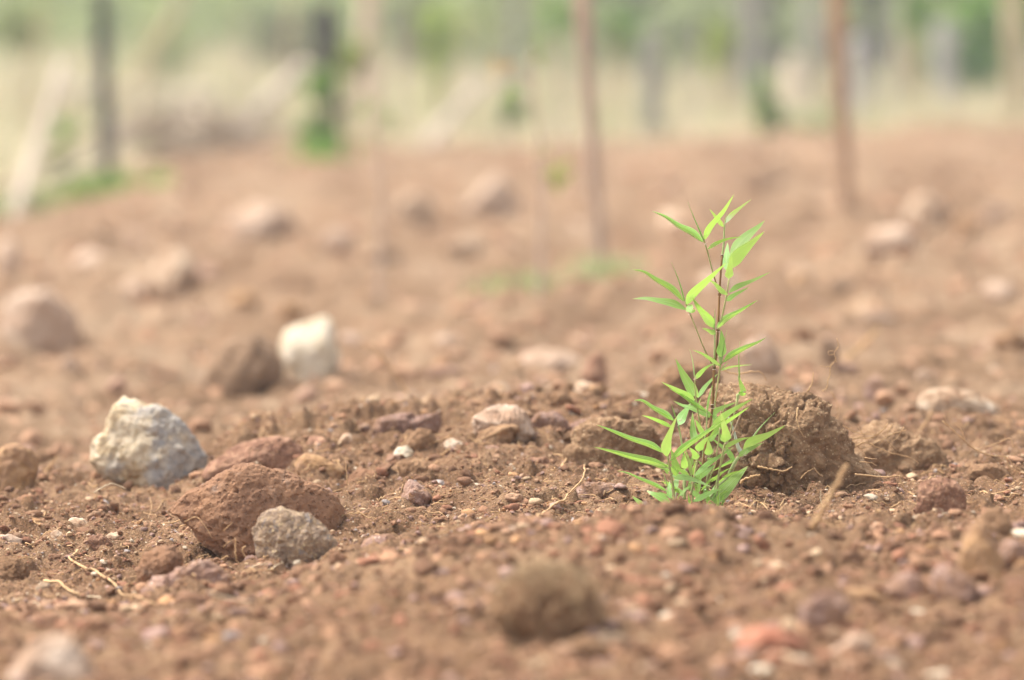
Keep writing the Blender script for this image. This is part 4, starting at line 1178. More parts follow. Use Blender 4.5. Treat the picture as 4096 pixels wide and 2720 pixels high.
culm()
stem('a', [(1330, 1000), (1262, 770), (1222, 615), (1186, 500)], 12, 17, 'stem_olive', 0, -0.01, node_at=(0.62,))
stem('a', [(1330, 1000), (1300, 900), (1280, 830)], 12, 13, 'culm', 0, -0.003)
stem('a', [(1215, 1568), (1165, 1447), (1065, 1195), (1018, 1075)], 8, 17, 'stem_olive', 0, -0.015, node_at=(0.3, 0.75))
stem('d', [(720, 560), (690, 490), (610, 330), (505, 100), (470, 0)], 22, 20, 'culm', 0, 0.0, node_at=(0.4,))
stem('a', [(1322, 1335), (1352, 1230), (1395, 1030), (1422, 860)], 16, 17, 'stem_olive', -0.004, 0.004, node_at=(0.55,))
stem('a', [(1286, 1600), (1290, 1450), (1285, 1320)], 17, 15, 'stem_green', -0.006, -0.008)
stem('d', [(735, 560), (742, 300), (750, 0)], 34, 30, 'stem_olive', -0.006, -0.006)
stem('d', [(745, 1310), (765, 1180), (800, 900), (848, 600), (868, 400)], 34, 36, 'stem_olive', -0.004, -0.008, node_at=(0.2, 0.72))
stem('d', [(868, 500), (862, 420), (850, 345)], 60, 88, 'stem_green', -0.008, -0.009)
stem('b', [(1092, 900), (1068, 720), (1035, 520), (1018, 380), (1015, 260)], 15, 13, 'stem_olive', 0.01, -0.01, node_at=(0.45, 0.75))
stem('b', [(1150, 1340), (1225, 1060), (1310, 760), (1362, 520), (1385, 410)], 10, 14, 'stem_olive', 0.0, 0.02, node_at=(0.8,))
stem('e', [(1050, 630), (1180, 330), (1290, 40)], 38, 26, 'dry_sheath', 0.015, 0.015, name='dry_sheath')
stem('f', [(1600, 1400), (1585, 1000), (1545, 720), (1500, 500), (1462, 300)], 56, 36, 'stem_olive', -0.02, -0.03, node_at=(0.25, 0.68))
stem('f', [(1780, 1120), (1790, 770), (1795, 560)], 66, 30, 'stem_green', 0.0, 0.0)
stem('f', [(1760, 900), (1790, 500), (1745, 140), (1700, -130), (1665, -280)], 36, 34, 'stem_green', 0.012, 0.008)
stem('e', [(300, 1700), (370, 1330), (430, 1020), (455, 870)], 40, 36, 'stem_olive', -0.01, -0.015, node_at=(0.75,))
stem('g', [(690, 1290), (660, 1000), (620, 830)], 44, 36, 'stem_green', 0.0, 0.0)
stem('e', [(540, 1700), (520, 1150), (545, 700), (590, 470), (605, 20)], 30, 30, 'stem_green', 0.004, 0.0, node_at=(0.5, 0.75))
stem('e', [(600, 1500), (770, 1100), (785, 930), (822, 700), (850, 430)], 26, 30, 'stem_olive', -0.004, -0.01, node_at=(0.35,))
stem('g', [(950, 1250), (1000, 760), (1150, 440)], 28, 34, 'stem_olive', 0.006, 0.008, node_at=(0.9,))
stem('e', [(800, 1650), (815, 1400), (845, 1200), (902, 900), (945, 715)], 40, 36, 'stem_olive', -0.012, -0.015, node_at=(0.5,))
stem('g', [(1220, 1400), (1225, 1100), (1225, 800)], 40, 40, 'stem_green', -0.008, -0.01)
stem('g', [(1050, 1200), (1260, 900), (1440, 740), (1505, 600), (1600, 420), (1705, 270)], 34, 78, 'stem_green', 0.0, 0.008, node_at=(0.72,))
stem('e', [(595, 1650), (605, 1400), (612, 1150), (635, 940)], 28, 30, 'stem_green', 0.01, 0.008)
stem('g', [(210, 1480), (200, 1300), (190, 1190)], 46, 42, 'stem_olive', -0.01, -0.01)
stem('g', [(1030, 1060), (1060, 800), (1095, 600)], 30, 34, 'stem_olive', 0.004, 0.004)
stem('g', [(640, 1260), (600, 1150), (560, 1040)], 16, 14, 'dry_sheath', -0.01, -0.01, name='dry_sheath')
stem('g', [(260, 1400), (285, 1250), (308, 1050)], 50, 14, 'sheath', -0.015, -0.015, name='sheath')
stem('e', [(1245, 890), (1195, 800), (1150, 640), (1100, 450), (1005, 225)], 95, 22, 'sheath', 0.018, 0.02, name='sheath')
stem('d', [(800, 1020), (825, 970), (850, 900), (880, 800)], 20, 8, 'dry_sheath', -0.01, -0.01, name='dry_sheath')
stem('d', [(770, 1210), (795, 1110), (815, 1030)], 12, 26, 'culm', -0.01, -0.01)
stem('d', [(1160, 1300), (1180, 1150), (1190, 1070)], 44, 66, 'stem_green', 0.018, 0.018)
stem('e', [(970, 1640), (1060, 1350), (1180, 1050)], 14, 12, 'stem_olive', 0.02, 0.02)

# leaves: close-up, base to tip, width, how the blade faces, depth
L = leaf
L('a', [(1180, 525), (1090, 440), (960, 375), (830, 290), (708, 240)], 62, 'f', None, -0.01, 0.02)
L('a', [(1190, 515), (1110, 330), (1040, 160)], 15, 's', None, -0.01)
L('a', [(1190, 505), (1240, 395), (1370, 240), (1468, 82)], 60, 'b', None, -0.01, -0.03)
L('a', [(1225, 592), (1290, 545), (1400, 500), (1548, 475)], 36, 'b', None, -0.01, -0.03)
L('a', [(1385, 352), (1440, 280), (1530, 205), (1628, 130)], 46, 'b', leaf_pale, 0, 0.02)
L('a', [(1368, 385), (1310, 310), (1240, 220)], 42, 'b', leaf_pale, 0, -0.01)
L('a', [(1385, 348), (1393, 300), (1403, 262)], 10, 's', leaf_pale)
L('a', [(1430, 765), (1500, 655), (1600, 560), (1748, 428)], 128, 'b', None, 0.0, -0.04)
L('a', [(1432, 655), (1510, 550), (1610, 450), (1690, 385), (1752, 325)], 96, 'u', leaf_cool, 0.015, 0.03)
L('a', [(1392, 780), (1400, 650), (1408, 530)], 74, 'u', leaf_cool, 0.01, 0.03)
L('a', [(1420, 862), (1425, 780), (1445, 645)], 82, 'b', None, -0.01, -0.05)
L('a', [(1030, 1100), (1080, 1010), (1230, 870), (1400, 712)], 84, 'b', None, -0.02, -0.04)
L('a', [(1000, 1070), (900, 960), (740, 865), (630, 797), (523, 780)], 58, 'f', None, -0.01, 0.01)
L('a', [(1012, 1072), (960, 890), (890, 712)], 15, 's', None, -0.012)
L('a', [(1025, 1148), (900, 1090), (770, 1065), (650, 1045), (527, 1050)], 64, 'u', leaf_cool, -0.012, 0.01)
L('a', [(1035, 1115), (1060, 1140), (1085, 1160), (1112, 1150)], 78, 'b', None, -0.015, -0.06)
L('a', [(1285, 1315), (1215, 1220), (1140, 1130), (1083, 1038)], 82, 'b', None, -0.008, -0.03)
L('a', [(1405, 1012), (1345, 970), (1285, 905), (1222, 870)], 46, 'b', None, 0.0, -0.02)
L('a', [(1420, 988), (1500, 935), (1640, 880), (1808, 800)], 46, 'u', leaf_cool, 0.004, 0.03)
L('a', [(1398, 1068), (1460, 1020), (1608, 942)], 46, 'u', leaf_cool, 0.004, 0.02)
L('a', [(1305, 1325), (1380, 1240), (1510, 1165), (1690, 1060)], 56, 'f', None, -0.008, 0.01)
L('a', [(1298, 1375), (1240, 1345), (1172, 1318)], 46, 'b', None, -0.008, -0.02)
L('a', [(1282, 1325), (1290, 1220), (1287, 1140)], 12, 's', None, -0.01)
L('d', [(860, 365), (880, 220), (890, 60), (870, -150)], 190, 'b', None, -0.012, 0.0)
L('d', [(880, 480), (910, 250), (950, 0), (985, -140)], 24, 's', None, -0.016, -0.03)
L('d', [(915, 465), (1060, 330), (1320, 190), (1560, 90), (1728, 0)], 108, 'f', None, -0.008, -0.03)
L('d', [(866, 545), (700, 425), (520, 310), (330, 232)], 76, 'b', None, -0.008, -0.03)
L('d', [(368, 740), (335, 450), (278, 228)], 26, 's', None, -0.01, 0.01)
L('d', [(382, 790), (470, 680), (600, 560), (770, 478)], 92, 'b', None, -0.01, -0.03)
L('d', [(866, 622), (1000, 570), (1200, 535), (1465, 514)], 46, 'b', None, -0.008, 0.02)
L('d', [(870, 610), (930, 540), (1006, 455)], 24, 'u', leaf_pale, -0.008)
L('d', [(1220, 800), (1205, 450), (1225, 75)], 27, 's', None, 0.018, 0.0)
L('d', [(1200, 1055), (1290, 1040), (1245, 880), (1190, 715)], 125, 'b', None, 0.012, -0.02)
L('d', [(435, 1135), (560, 940), (700, 790), (812, 680)], 76, 'u', leaf_cool, 0.004, 0.03)
L('d', [(372, 1105), (290, 940), (150, 690), (4, 390)], 200, 'u', None, 0.006, 0.03)
L('d', [(425, 1130), (410, 1010), (380, 880)], 60, 'b', None, 0.0, -0.01)
L('c', [(1975, 480), (1800, 360), (1600, 260), (1348, 132)], 118, 'b', None, -0.005, -0.03)
L('c', [(2200, 690), (2000, 565), (1750, 390), (1488, 248)], 92, 'f', None, -0.004, -0.02)
L('c', [(2360, 812), (2130, 700), (1920, 620), (1740, 570), (1570, 484)], 118, 'u', leaf_cool, 0.0, 0.02)
L('c', [(1675, 940), (1740, 790), (1820, 660), (1910, 520)], 165, 'u', leaf_cool, 0.01, 0.03)
L('c', [(1580, 855), (1420, 735), (1200, 620), (980, 480), (825, 480)], 112, 'f', None, 0.006, 0.02)
L('c', [(1612, 790), (1580, 680), (1540, 555)], 28, 's', None, 0.006)
L('c', [(1540, 985), (1350, 890), (1150, 810), (978, 762)], 84, 'b', None, 0.01, 0.0)
L('f', [(1390, 235), (1150, 90), (800, -20), (430, -170), (114, -293)], 118, 'f', None, -0.02, -0.005)
L('f', [(1470, 520), (1200, 415), (800, 320), (400, 210), (64, 128)], 140, 'f', None, -0.02, -0.045)
L('f', [(1452, 305), (1440, 100), (1510, -130), (1640, -452)], 190, 'b', leaf_pale, -0.03, -0.07)
L('f', [(1515, 395), (1750, 160), (2050, -50), (2380, -270), (2560, -400)], 116, 'f', None, -0.03, -0.09)
L('b', [(1150, 705), (1280, 590), (1390, 520), (1508, 455)], 62, 'b', None, -0.012, -0.05)
L('b', [(1140, 780), (1260, 670), (1380, 590), (1482, 520)], 42, 'b', None, -0.004, 0.01)
L('b', [(1140, 592), (1240, 535), (1368, 484)], 44, 'u', None, -0.004, 0.03)
L('e', [(950, 705), (955, 520), (860, 140)], 196, 'b', None, -0.02, -0.07)
L('e', [(850, 290), (700, 200), (560, 110), (420, 60)], 80, 'u', leaf_cool, 0.0, 0.02)
L('e', [(430, 870), (500, 740), (655, 585)], 165, 'b', None, -0.025, -0.06)
L('e', [(632, 955), (640, 830), (625, 640)], 165, 'b', None, -0.01, -0.03)
L('e', [(405, 1030), (370, 920), (265, 795)], 140, 'b', None, -0.02, -0.05)
L('e', [(205, 1200), (170, 1070), (180, 895)], 160, 'b', None, -0.02, -0.05)
L('e', [(312, 1345), (270, 1080), (185, 815)], 72, 'u', leaf_cool, -0.03, -0.06)
L('e', [(400, 700), (345, 520), (330, 130)], 150, 'u', leaf_cool, 0.0, 0.02)
L('e', [(545, 570), (450, 400), (382, 262)], 100, 'b', None, 0.0, -0.02)
L('e', [(365, 1340), (600, 1130), (850, 960), (1125, 782)], 96, 'u', leaf_cool, -0.02, 0.0)
L('e', [(370, 1385), (560, 1280), (785, 1108)], 128, 'u', leaf_cool, -0.012, 0.0)
L('e', [(1292, 845), (1450, 690), (1700, 590), (1900, 490), (2088, 383)], 175, 'b', None, 0.012, -0.03)
L('e', [(1195, 965), (1330, 880), (1500, 790), (1665, 712)], 105, 'u', leaf_cool, 0.006, 0.0)
L('e', [(1470, 605), (1640, 390), (1892, 132)], 30, 's', None, 0.02, 0.05)
L('e', [(925, 812), (1100, 710), (1250, 650), (1430, 608)], 98, 'b', None, -0.012, -0.03)
L('e', [(1135, 1095), (1020, 900), (860, 760), (670, 610)], 100, 'u', None, 0.012, 0.02)
L('e', [(1165, 1012), (950, 1120), (700, 1255)], 66, 'f', None, 0.014, 0.02)
L('e', [(640, 680), (720, 610), (815, 520)], 86, 'u', None, 0.01, 0.02)
L('e', [(830, 560), (760, 350), (770, 10)], 120, 'u', leaf_cool, 0.012, 0.02)
L('e', [(610, 1020), (660, 1010), (720, 1000)], 60, 'b', None, -0.01, -0.05)
L('e', [(900, 690), (860, 600), (830, 480)], 60, 'u', leaf_cool, 0.0, 0.01)
L('g', [(1080, 1310), (1380, 1000), (1680, 700), (1918, 468)], 320, 'u', None, -0.004, 0.02)
L('g', [(700, 1260), (950, 1130), (1160, 1030), (1335, 992)], 118, 'u', leaf_cool, -0.02, -0.04)
L('g', [(985, 1270), (1110, 1080), (1195, 870)], 150, 'u', None, 0.01, 0.02)
L('g', [(850, 1180), (690, 1060), (552, 918)], 118, 'u', None, -0.01, 0.0)
L('g', [(245, 742), (480, 720), (800, 815), (1112, 946)], 128, 'u', leaf_cool, -0.03, -0.06)
L('g', [(255, 1010), (310, 820), (345, 600)], 135, 'u', leaf_cool, 0.0, 0.02)
L('g', [(170, 1195), (150, 1000), (165, 790)], 125, 'u', leaf_cool, -0.014, 0.0)
L('g', [(210, 690), (330, 670), (480, 690)], 60, 'u', leaf_cool, 0.01)
L('f', [(1455, 965), (1230, 845), (930, 720), (700, 620), (497, 578)], 70, 'f', None, -0.012, 0.01)
L('f', [(1515, 1195), (1320, 1075), (1150, 1000), (1068, 958)], 135, 'u', None, -0.006, 0.01)
L('f', [(1210, 1440), (990, 1230), (788, 1052)], 150, 'u', None, -0.03, -0.01)
L('f', [(1610, 615), (1370, 530), (1072, 440)], 52, 'f', None, 0.01, 0.02)
L('f', [(1480, 640), (1420, 570), (1330, 500)], 44, 'u', leaf_cool, 0.0)
L('f', [(1468, 882), (1420, 730), (1344, 500)], 20, 's', None, -0.014)
L('f', [(1452, 912), (1400, 820), (1342, 740)], 13, 's', leaf_pale, -0.014)
L('g', [(465, 1145), (390, 1030), (305, 925)], 100, 'u', leaf_cool, 0.006, 0.02)
L('g', [(605, 695), (400, 560), (188, 418)], 92, 'u', None, -0.018, -0.03)
L('g', [(335, 650), (275, 400), (195, 85)], 190, 'b', None, 0.012, 0.02)
L('g', [(700, 700), (705, 520), (745, 320)], 70, 'b', None, 0.006)
L('g', [(640, 470), (660, 330), (700, 170)], 90, 'u', leaf_cool, 0.008)
L('g', [(790, 1090), (755, 990), (715, 890)], 66, 'u', leaf_cool, 0.004)
L('g', [(1000, 1060), (940, 1010), (990, 910)], 90, 'u', leaf_cool, 0.004)
L('g', [(840, 960), (780, 900), (720, 850)], 70, 'u', leaf_cool, 0.004)
L('g', [(1240, 1395), (1500, 1412), (1750, 1440), (1922, 1522)], 46, 'b', leaf_pale, -0.03, -0.04)
L('g', [(1225, 1400), (1232, 1300), (1235, 1200)], 44, 'b', None, -0.02)
L('g', [(1260, 1395), (1310, 1340), (1358, 1285)], 24, 'b', None, -0.02)
L('g', [(1050, 1290), (1180, 1100), (1310, 905)], 16, 's', None, -0.02)
L('g', [(880, 440), (840, 390), (800, 350)], 50, 'b', None, 0.012)
L('e', [(600, 1400), (650, 1180), (745, 780)], 0.1, 's', None, 0.02)
L('d', [(600, 1420), (640, 1150), (690, 960), (745, 790)], 40, 'u', leaf_cool, -0.006, 0.0)
L('d', [(440, 1290), (465, 1210), (487, 1148)], 22, 'u', leaf_pale, -0.01)
L('d', [(890, 1420), (925, 1310), (948, 1205)], 26, 'u', leaf_pale, -0.006)

for k in range(26):
    x, y = rnd.uniform(2690, 2900), rnd.uniform(1900, 2050)
    a = math.radians(rnd.uniform(20, 160))
    l = rnd.uniform(50, 110)
    bx, by = x, y
    mx, my = x + l * 0.5 * math.cos(a), y - l * 0.5 * math.sin(a)
    tx, ty = x + l * math.cos(a) * 1.1, y - l * 0.85 * math.sin(a)
    sc_ = .21177
    leaf('e', [((px_ - 2700) / sc_, (py_ - 1620) / sc_) for px_, py_ in ((bx, by), (mx, my), (tx, ty))], rnd.uniform(38, 75), rnd.choice('ubbf'), None, rnd.uniform(-0.02, 0.03))

# bristles at the leaf bases
for z, x, y in [('a', 1190, 545), ('a', 1030, 1090), ('a', 1045, 1195), ('a', 1440, 770), ('a', 1290, 1320), ('f', 1470, 350), ('f', 1470, 440), ('e', 1290, 940), ('e', 1150, 940), ('e', 1230, 1010), ('e', 640, 960), ('e', 480, 920), ('g', 560, 590), ('d', 350, 790), ('c', 1670, 860), ('g', 1090, 240), ('e', 940, 715)]:
    b = Bag()
    x, y = zp(z, [(x, y)])[0]
    side = rnd.choice((-1, 1))
    for _ in range(7):
        a = rnd.uniform(-0.7, 0.7) + (0 if side > 0 else math.pi)
        l = rnd.uniform(10, 20)
        p = [(x, y), (x + l * 0.5 * math.cos(a), y - l * 0.5 * math.sin(a)), (x + l * math.cos(a + 0.3), y - l * math.sin(a + 0.3))]
        b.tube(catmull(P3(p, PD - 0.015, PD - 0.018), 6), np.linspace(0.00022, 0.0001, 6), 4)
    part('bristle', b.mesh('bristle', plant_base), M['bristle'])

# ------------------------------------------------------------------ dry rootlets and twigs lying on the soil
from mathutils.bvhtree import BVHTree
_lump = []
for o in COL.objects:
    if o.type == 'MESH' and o.parent is None and o.name.split('.')[0] in ('soil_lump', 'stone', 'soil_clod') and len(o.data.vertices) > 2000 and 4.3 < o.location.y < 6.1:
        co = np.zeros(len(o.data.vertices) * 3, np.float32)
        o.data.vertices.foreach_get('co', co)
        co = co.reshape(-1, 3) + np.array(o.location)
        tri = np.zeros(len(o.data.polygons) * 3, np.int32)
        o.data.polygons.foreach_get('vertices', tri)
        _lump.append(BVHTree.FromPolygons(co.tolist(), tri.reshape(-1, 3).tolist()))


def hit_point(px, py):
    """first thing seen at a pixel: a measured stone or the ground"""
    o = Vector((0, 0, CAM_H))
    q = Vector(W(px, py, 5.0)) - o
    q.normalize()
    best = ground_d(px, py)
    for t in _lump:
        h = t.ray_cast(o, q)
        if h[0] is not None and h[0].y < best: best = h[0].y
    return best


def root(label, lines, stand=None, mat='root', name='dry_root', cat='root', off=0.0015):
    b = Bag()
    first = None
    for pts, w in lines:
        if stand == 'base':
            dd = [hit_point(*pts[0])] * len(pts)
        elif stand is not None: dd = [stand] * len(pts)
        else: dd = [min(hit_point(p[0], p[1] + k) for k in (-6, 0, 6)) - 0.02 for p in pts]
        dd = np.array(dd)
        if stand is None and len(dd) > 2: dd = np.convolve(np.pad(dd, 1, mode='edge'), [0.25, 0.5, 0.25], 'valid')
        P = np.array([W(x, y, d) for (x, y), d in zip(pts, dd)])
        P[:, 2] += off
        n = max(8, 5 * len(pts))
        C = catmull(P, n)
        if stand is None:
            zg = np.array([z_ground(C[:, 0] + a, C[:, 1] + b)  for a in (-0.002, 0.002) for b in (-0.004, 0.0, 0.004)]).max(0)
            zg = np.max([np.roll(np.pad(zg.ravel(), 2, mode='edge'), k)[2:-2] for k in (-2, -1, 0, 1, 2)], 0)
            zg = np.convolve(np.pad(zg, 3, mode='edge'), np.ones(7) / 7, 'valid')
            C[:, 2] = np.maximum(C[:, 2], zg + 0.0008)
        jit = RNG.normal(0, 1, (n, 3)) * w * mpp(dd.mean()) * 0.12
        C = C + jit
        R = w * mpp(dd.mean()) * 0.5 * np.linspace(1.0, 0.55, n) * (1 + 0.15 * RNG.normal(size=n).clip(-1.5, 1.5))
        b.tube(C, R, 6)
        if first is None: first = C[0]
    o = link(name, b.mesh(name, first), M[mat], None, first)
    return tag(o, label, cat)


sc = lambda f, k, L_: [(f(p), w * k) for p, w in L_]
q3 = lambda L_: sc(S3, .638, L_)
q4 = lambda L_: sc(S4, .5506, L_)
q5 = lambda L_: sc(S5, .574, L_)
root('long bent tan root winding over the grit at lower left', q3([([(485, 1110), (465, 1150), (435, 1185), (470, 1220), (530, 1250), (600, 1250), (640, 1280), (700, 1320), (740, 1370), (790, 1400), (900, 1425), (980, 1445)], 18), ([(700, 1330), (760, 1320), (790, 1300)], 6), ([(740, 1370), (800, 1350), (830, 1355)], 6)]))
root('short forked tan root near the left edge with pale cut end', q3([([(280, 1300), (330, 1310), (380, 1350), (430, 1390), (500, 1405)], 22), ([(380, 1350), (350, 1380), (345, 1400)], 6), ([(230, 1400), (290, 1395), (355, 1412)], 14)]))
root('upright orange rootlets at the left foot of the grey stone', q3([([(1480, 1160), (1478, 1100), (1475, 1030)], 14), ([(1630, 1310), (1600, 1260), (1560, 1180), (1520, 1110), (1540, 1080)], 16), ([(1480, 1170), (1520, 1220), (1490, 1280)], 8), ([(1560, 1180), (1510, 1190), (1490, 1215)], 7)]), stand=4.68)
root('whitish rootlet running right from the foot of the grey stone', q3([([(1560, 1230), (1600, 1205), (1690, 1195)], 9), ([(1680, 1250), (1740, 1200), (1780, 1190)], 10)]), mat='pale_root')
root('thin pale arching rootlet below the cream stone', q3([([(590, 748), (650, 710), (700, 690), (790, 722)], 10)]), stand=5.1, mat='pale_root')
root('blurred orange twig standing left of the cream stone', q3([([(235, 690), (290, 610), (360, 515)], 20)]), stand=5.6)
root('fine rootlet net at the left tip of the porous rock', q3([([(950, 880), (990, 870), (1030, 825)], 6), ([(900, 870), (960, 890), (985, 930)], 5), ([(940, 820), (950, 880), (930, 920)], 5)]))
root('hair thin rootlets on the dark front of the porous rock', q3([([(1160, 930), (1230, 900), (1280, 950), (1330, 1030)], 6), ([(1400, 990), (1430, 960), (1458, 935)], 6), ([(1400, 1090), (1430, 1060), (1470, 1040)], 6)]))
root('pale rootlet scrap near the left end of the near crest', q3([([(180, 1455), (230, 1462), (275, 1478)], 9), ([(550, 1398), (600, 1400), (640, 1410)], 10)]), mat='pale_root')
root('orange brown root poking up in front of the pinkish white rock', q4([([(1390, 960), (1385, 880), (1340, 800), (1290, 750), (1235, 705)], 22)]), stand=5.4)
root('hair thin straight stem leaning across the pinkish white rock', q4([([(1390, 840), (1460, 740), (1540, 620), (1645, 495)], 5)]), stand=5.45)
root('dry brown twig with a cut tip in the middle of the grit', q4([([(1230, 1440), (1270, 1390), (1340, 1350), (1410, 1310), (1452, 1294)], 17)]), stand='base')
root('knotted pale brown root left of the plant', q4([([(1720, 1390), (1760, 1290), (1850, 1250), (1920, 1220), (1940, 1180), (2000, 1100), (2060, 1095), (2065, 980)], 20), ([(1700, 1390), (1800, 1350), (1830, 1320), (1940, 1320)], 12)]))
root('short curled brown root above the knotted pale root', q4([([(1910, 1015), (1900, 950), (1930, 890), (1880, 860), (1840, 860)], 17)]))
root('thin upright orange stem at the left end of the second ridge', q4([([(210, 880), (215, 780), (220, 690)], 17)]), stand=5.45)
root('thin wiry rootlet hanging beside the porous clod', q4([([(345, 1090), (340, 1010), (330, 900)], 10)]), stand=5.05)
root('blurred orange stub standing on the second ridge', q4([([(1222, 600), (1210, 500), (1195, 400)], 24)]), stand=5.9)
root('blurred forked dry stalk leaning left over the second ridge', q4([([(820, 480), (720, 320), (650, 210), (520, 50)], 24), ([(660, 220), (560, 130), (450, 50)], 18)]), stand=6.4)
root('arched orange root along the top of the soil lump', q5([([(110, 300), (160, 325), (250, 350), (360, 335), (430, 345), (462, 395)], 14)]), stand=5.15)
root('short straight rootlet sticking up from the soil lump', q5([([(748, 475), (780, 420), (790, 340)], 11)]), stand=5.02)
root('curly dried tendril rising from the shoulder of the soil lump', q5([([(850, 470), (882, 450), (890, 400), (905, 360), (910, 300), (945, 250), (935, 210), (965, 150), (953, 105)], 8), ([(935, 212), (900, 218), (893, 196), (932, 188)], 6), ([(910, 300), (870, 300), (840, 290)], 5), ([(940, 255), (955, 268), (940, 272)], 6)]), stand=5.08)
root('thin orange stem bending down behind the soil lump', q5([([(915, 470), (950, 540), (965, 620), (955, 690), (1040, 730), (1150, 762), (1245, 772)], 9)]), stand=5.35)
root('wavy rootlet running down the face of the soil lump', q5([([(680, 585), (675, 660), (690, 730), (727, 795)], 12)]))
root('straight tan rootlet across the lower soil lump', q5([([(400, 998), (500, 1015), (590, 1028), (640, 1000)], 16), ([(560, 1025), (545, 1050)], 8)]))
root('thick orange stub at the lower left of the soil lump', q5([([(283, 1115), (312, 1085), (360, 1068), (415, 1055)], 20)]))
root('straight tan root sticking out right of the soil lump', q5([([(1080, 1050), (1200, 1062), (1300, 1070), (1390, 1058)], 13), ([(1390, 1058), (1405, 1110), (1438, 1170)], 9)]), stand=4.85)
root('tangle of fine rootlets in front of the soil lump', q5([([(290, 1270), (360, 1248), (380, 1215)], 9), ([(345, 1235), (420, 1290), (475, 1345)], 10), ([(340, 1312), (430, 1300), (515, 1312)], 8), ([(560, 1305), (600, 1250), (625, 1220)], 9), ([(390, 1225), (410, 1270), (395, 1330)], 6), ([(460, 1215), (440, 1270), (450, 1320)], 7), ([(580, 1240), (640, 1225)], 6)]))
root('dense net of wiry rootlets over the dip right of the soil lump', q5([([(975, 790), (1080, 800), (1200, 790), (1300, 720)], 10), ([(960, 690), (1090, 760), (1235, 775)], 8), ([(1250, 840), (1320, 780), (1440, 740)], 9), ([(1040, 885), (1150, 830), (1250, 870), (1330, 900), (1450, 930), (1525, 972)], 12), ([(1310, 820), (1375, 885)], 6), ([(1100, 720), (1150, 790), (1180, 850)], 6), ([(1200, 800), (1260, 760), (1310, 690)], 7), ([(1060, 830), (1130, 870), (1230, 830), (1290, 790)], 6), ([(1000, 760), (1090, 840), (1160, 930)], 6), ([(1340, 700), (1300, 800), (1360, 900)], 7), ([(1420, 720), (1370, 800), (1290, 840)], 6), ([(980, 860), (1070, 810), (1160, 770)], 7)]), stand=5.06)
root('blurred orange stub standing below the wood chunk', q5([([(1520, 760), (1565, 705), (1612, 620)], 20)]), stand=5.6)
root('long branching rootlet spreading toward the right edge', q5([([(1690, 680), (1760, 740), (1850, 820), (1920, 880), (2030, 920), (2130, 930), (2200, 1000), (2275, 1040)], 12), ([(2000, 860), (2080, 830), (2160, 800), (2182, 862)], 8), ([(1760, 740), (1720, 690), (1700, 640)], 6), ([(1850, 820), (1820, 740), (1780, 700)], 6), ([(1930, 885), (1990, 840)], 6), ([(2130, 930), (2160, 1000), (2230, 1040)], 9)]), stand=5.12)
root('frayed brown root lying on the near crest right of the plant', q5([([(1010, 1535), (1100, 1470), (1200, 1442), (1300, 1428)], 26)]), stand=4.42)
root('thick blurred stick leaning up in front of the soil lump', q5([([(780, 1440), (850, 1300), (930, 1160), (1025, 985)], 46)]), stand=4.15, name='dry_stick', cat='stick')
root('tiny rootlets in the crack of the soil lump', q5([([(700, 1080), (740, 1040), (790, 1010)], 7), ([(795, 1005), (820, 1040), (855, 1068)], 9)]))
root('short wavy rootlets at the right end of the soil lump', q5([([(1150, 935), (1190, 942), (1232, 945)], 9), ([(1110, 965), (1190, 970), (1232, 992)], 9)]), stand=4.9)
root('thin upright whitish rootlet below the soil lump', q5([([(848, 1262), (840, 1220), (842, 1165)], 9)]), stand=4.7, mat='pale_root')
root('pale rootlet draped over the foot of the layered red rock', q5([([(1660, 1340), (1750, 1312), (1800, 1300), (1820, 1395)], 9), ([(1700, 1335), (1690, 1300), (1670, 1290)], 6)]), stand=4.55, mat='pale_root')
root('brown root curving to the right edge beside the layered red rock', q5([([(1920, 1218), (1970, 1170), (2030, 1195), (2150, 1192), (2275, 1198)], 14)]))
root('blurred slanting stick behind the soil lump', q5([([(925, 345), (1130, 150), (1240, 40)], 45)]), stand=7.2, name='dry_stick', cat='stick')
root('pale rootlets among the blurred stones of the left near crest', sc(S7, .5083, [([(1640, 140), (1720, 180), (1830, 205), (2000, 225)], 22)]), stand=4.05, mat='pale_root')
root('blurred yellowish stick at the lower left edge', sc(S7, .5083, [([(-60, 650), (40, 640), (160, 635)], 30)]), stand=3.6, name='dry_stick', cat='stick')
root('blurred curved root arching under the fuzzy ball of earth', [([(1900, 2740), (1990, 2640), (2040, 2590), (2110, 2575), (2180, 2590)], 26)], stand=3.7)
root('blurred pale root left of the fuzzy ball of earth', [([(1800, 2570), (1880, 2580), (1960, 2620)], 22)], stand=3.75, mat='pale_root')


# fuzz on the near ball of earth
M['fuzz'] = wood_mat('rootlet_fuzz', (0.32, 0.21, 0.12), (0.46, 0.33, 0.2), 260, 1.0, 0.1)


def fuzz():
    b = Bag()
    ball = [q for q in COL.objects if q.get('label', '').startswith('round brown ball of earth')][0]
    c = W(2195, 2425, ball.location.y)
    for k in range(600):
        a, e = rnd.uniform(0, 2 * math.pi), rnd.uniform(-0.5, 1.4)
        u = np.array([math.cos(a) * math.cos(e), math.sin(a) * math.cos(e), math.sin(e)])
        p = c + u * np.array([0.037, 0.034, 0.026])
        t = np.cross(u, [rnd.gauss(0, 1), rnd.gauss(0, 1), rnd.gauss(0, 1)])
        t /= np.linalg.norm(t)
        l = rnd.uniform(0.005, 0.02)
        P = [p - u * 0.003, p + t * l * 0.4 + u * l * 0.35, p + t * l + u * l * rnd.uniform(0.1, 0.7)]
        b.tube(catmull(P, 5), np.linspace(0.0006, 0.0003, 5), 3)
    o = link('rootlet_fuzz', b.mesh('rootlet_fuzz', c), M['fuzz'], None, c)
    bpy.context.view_layer.update()
    o.parent = ball
    o.matrix_parent_inverse = ball.matrix_world.inverted()
    o['kind'] = 'stuff'


fuzz()

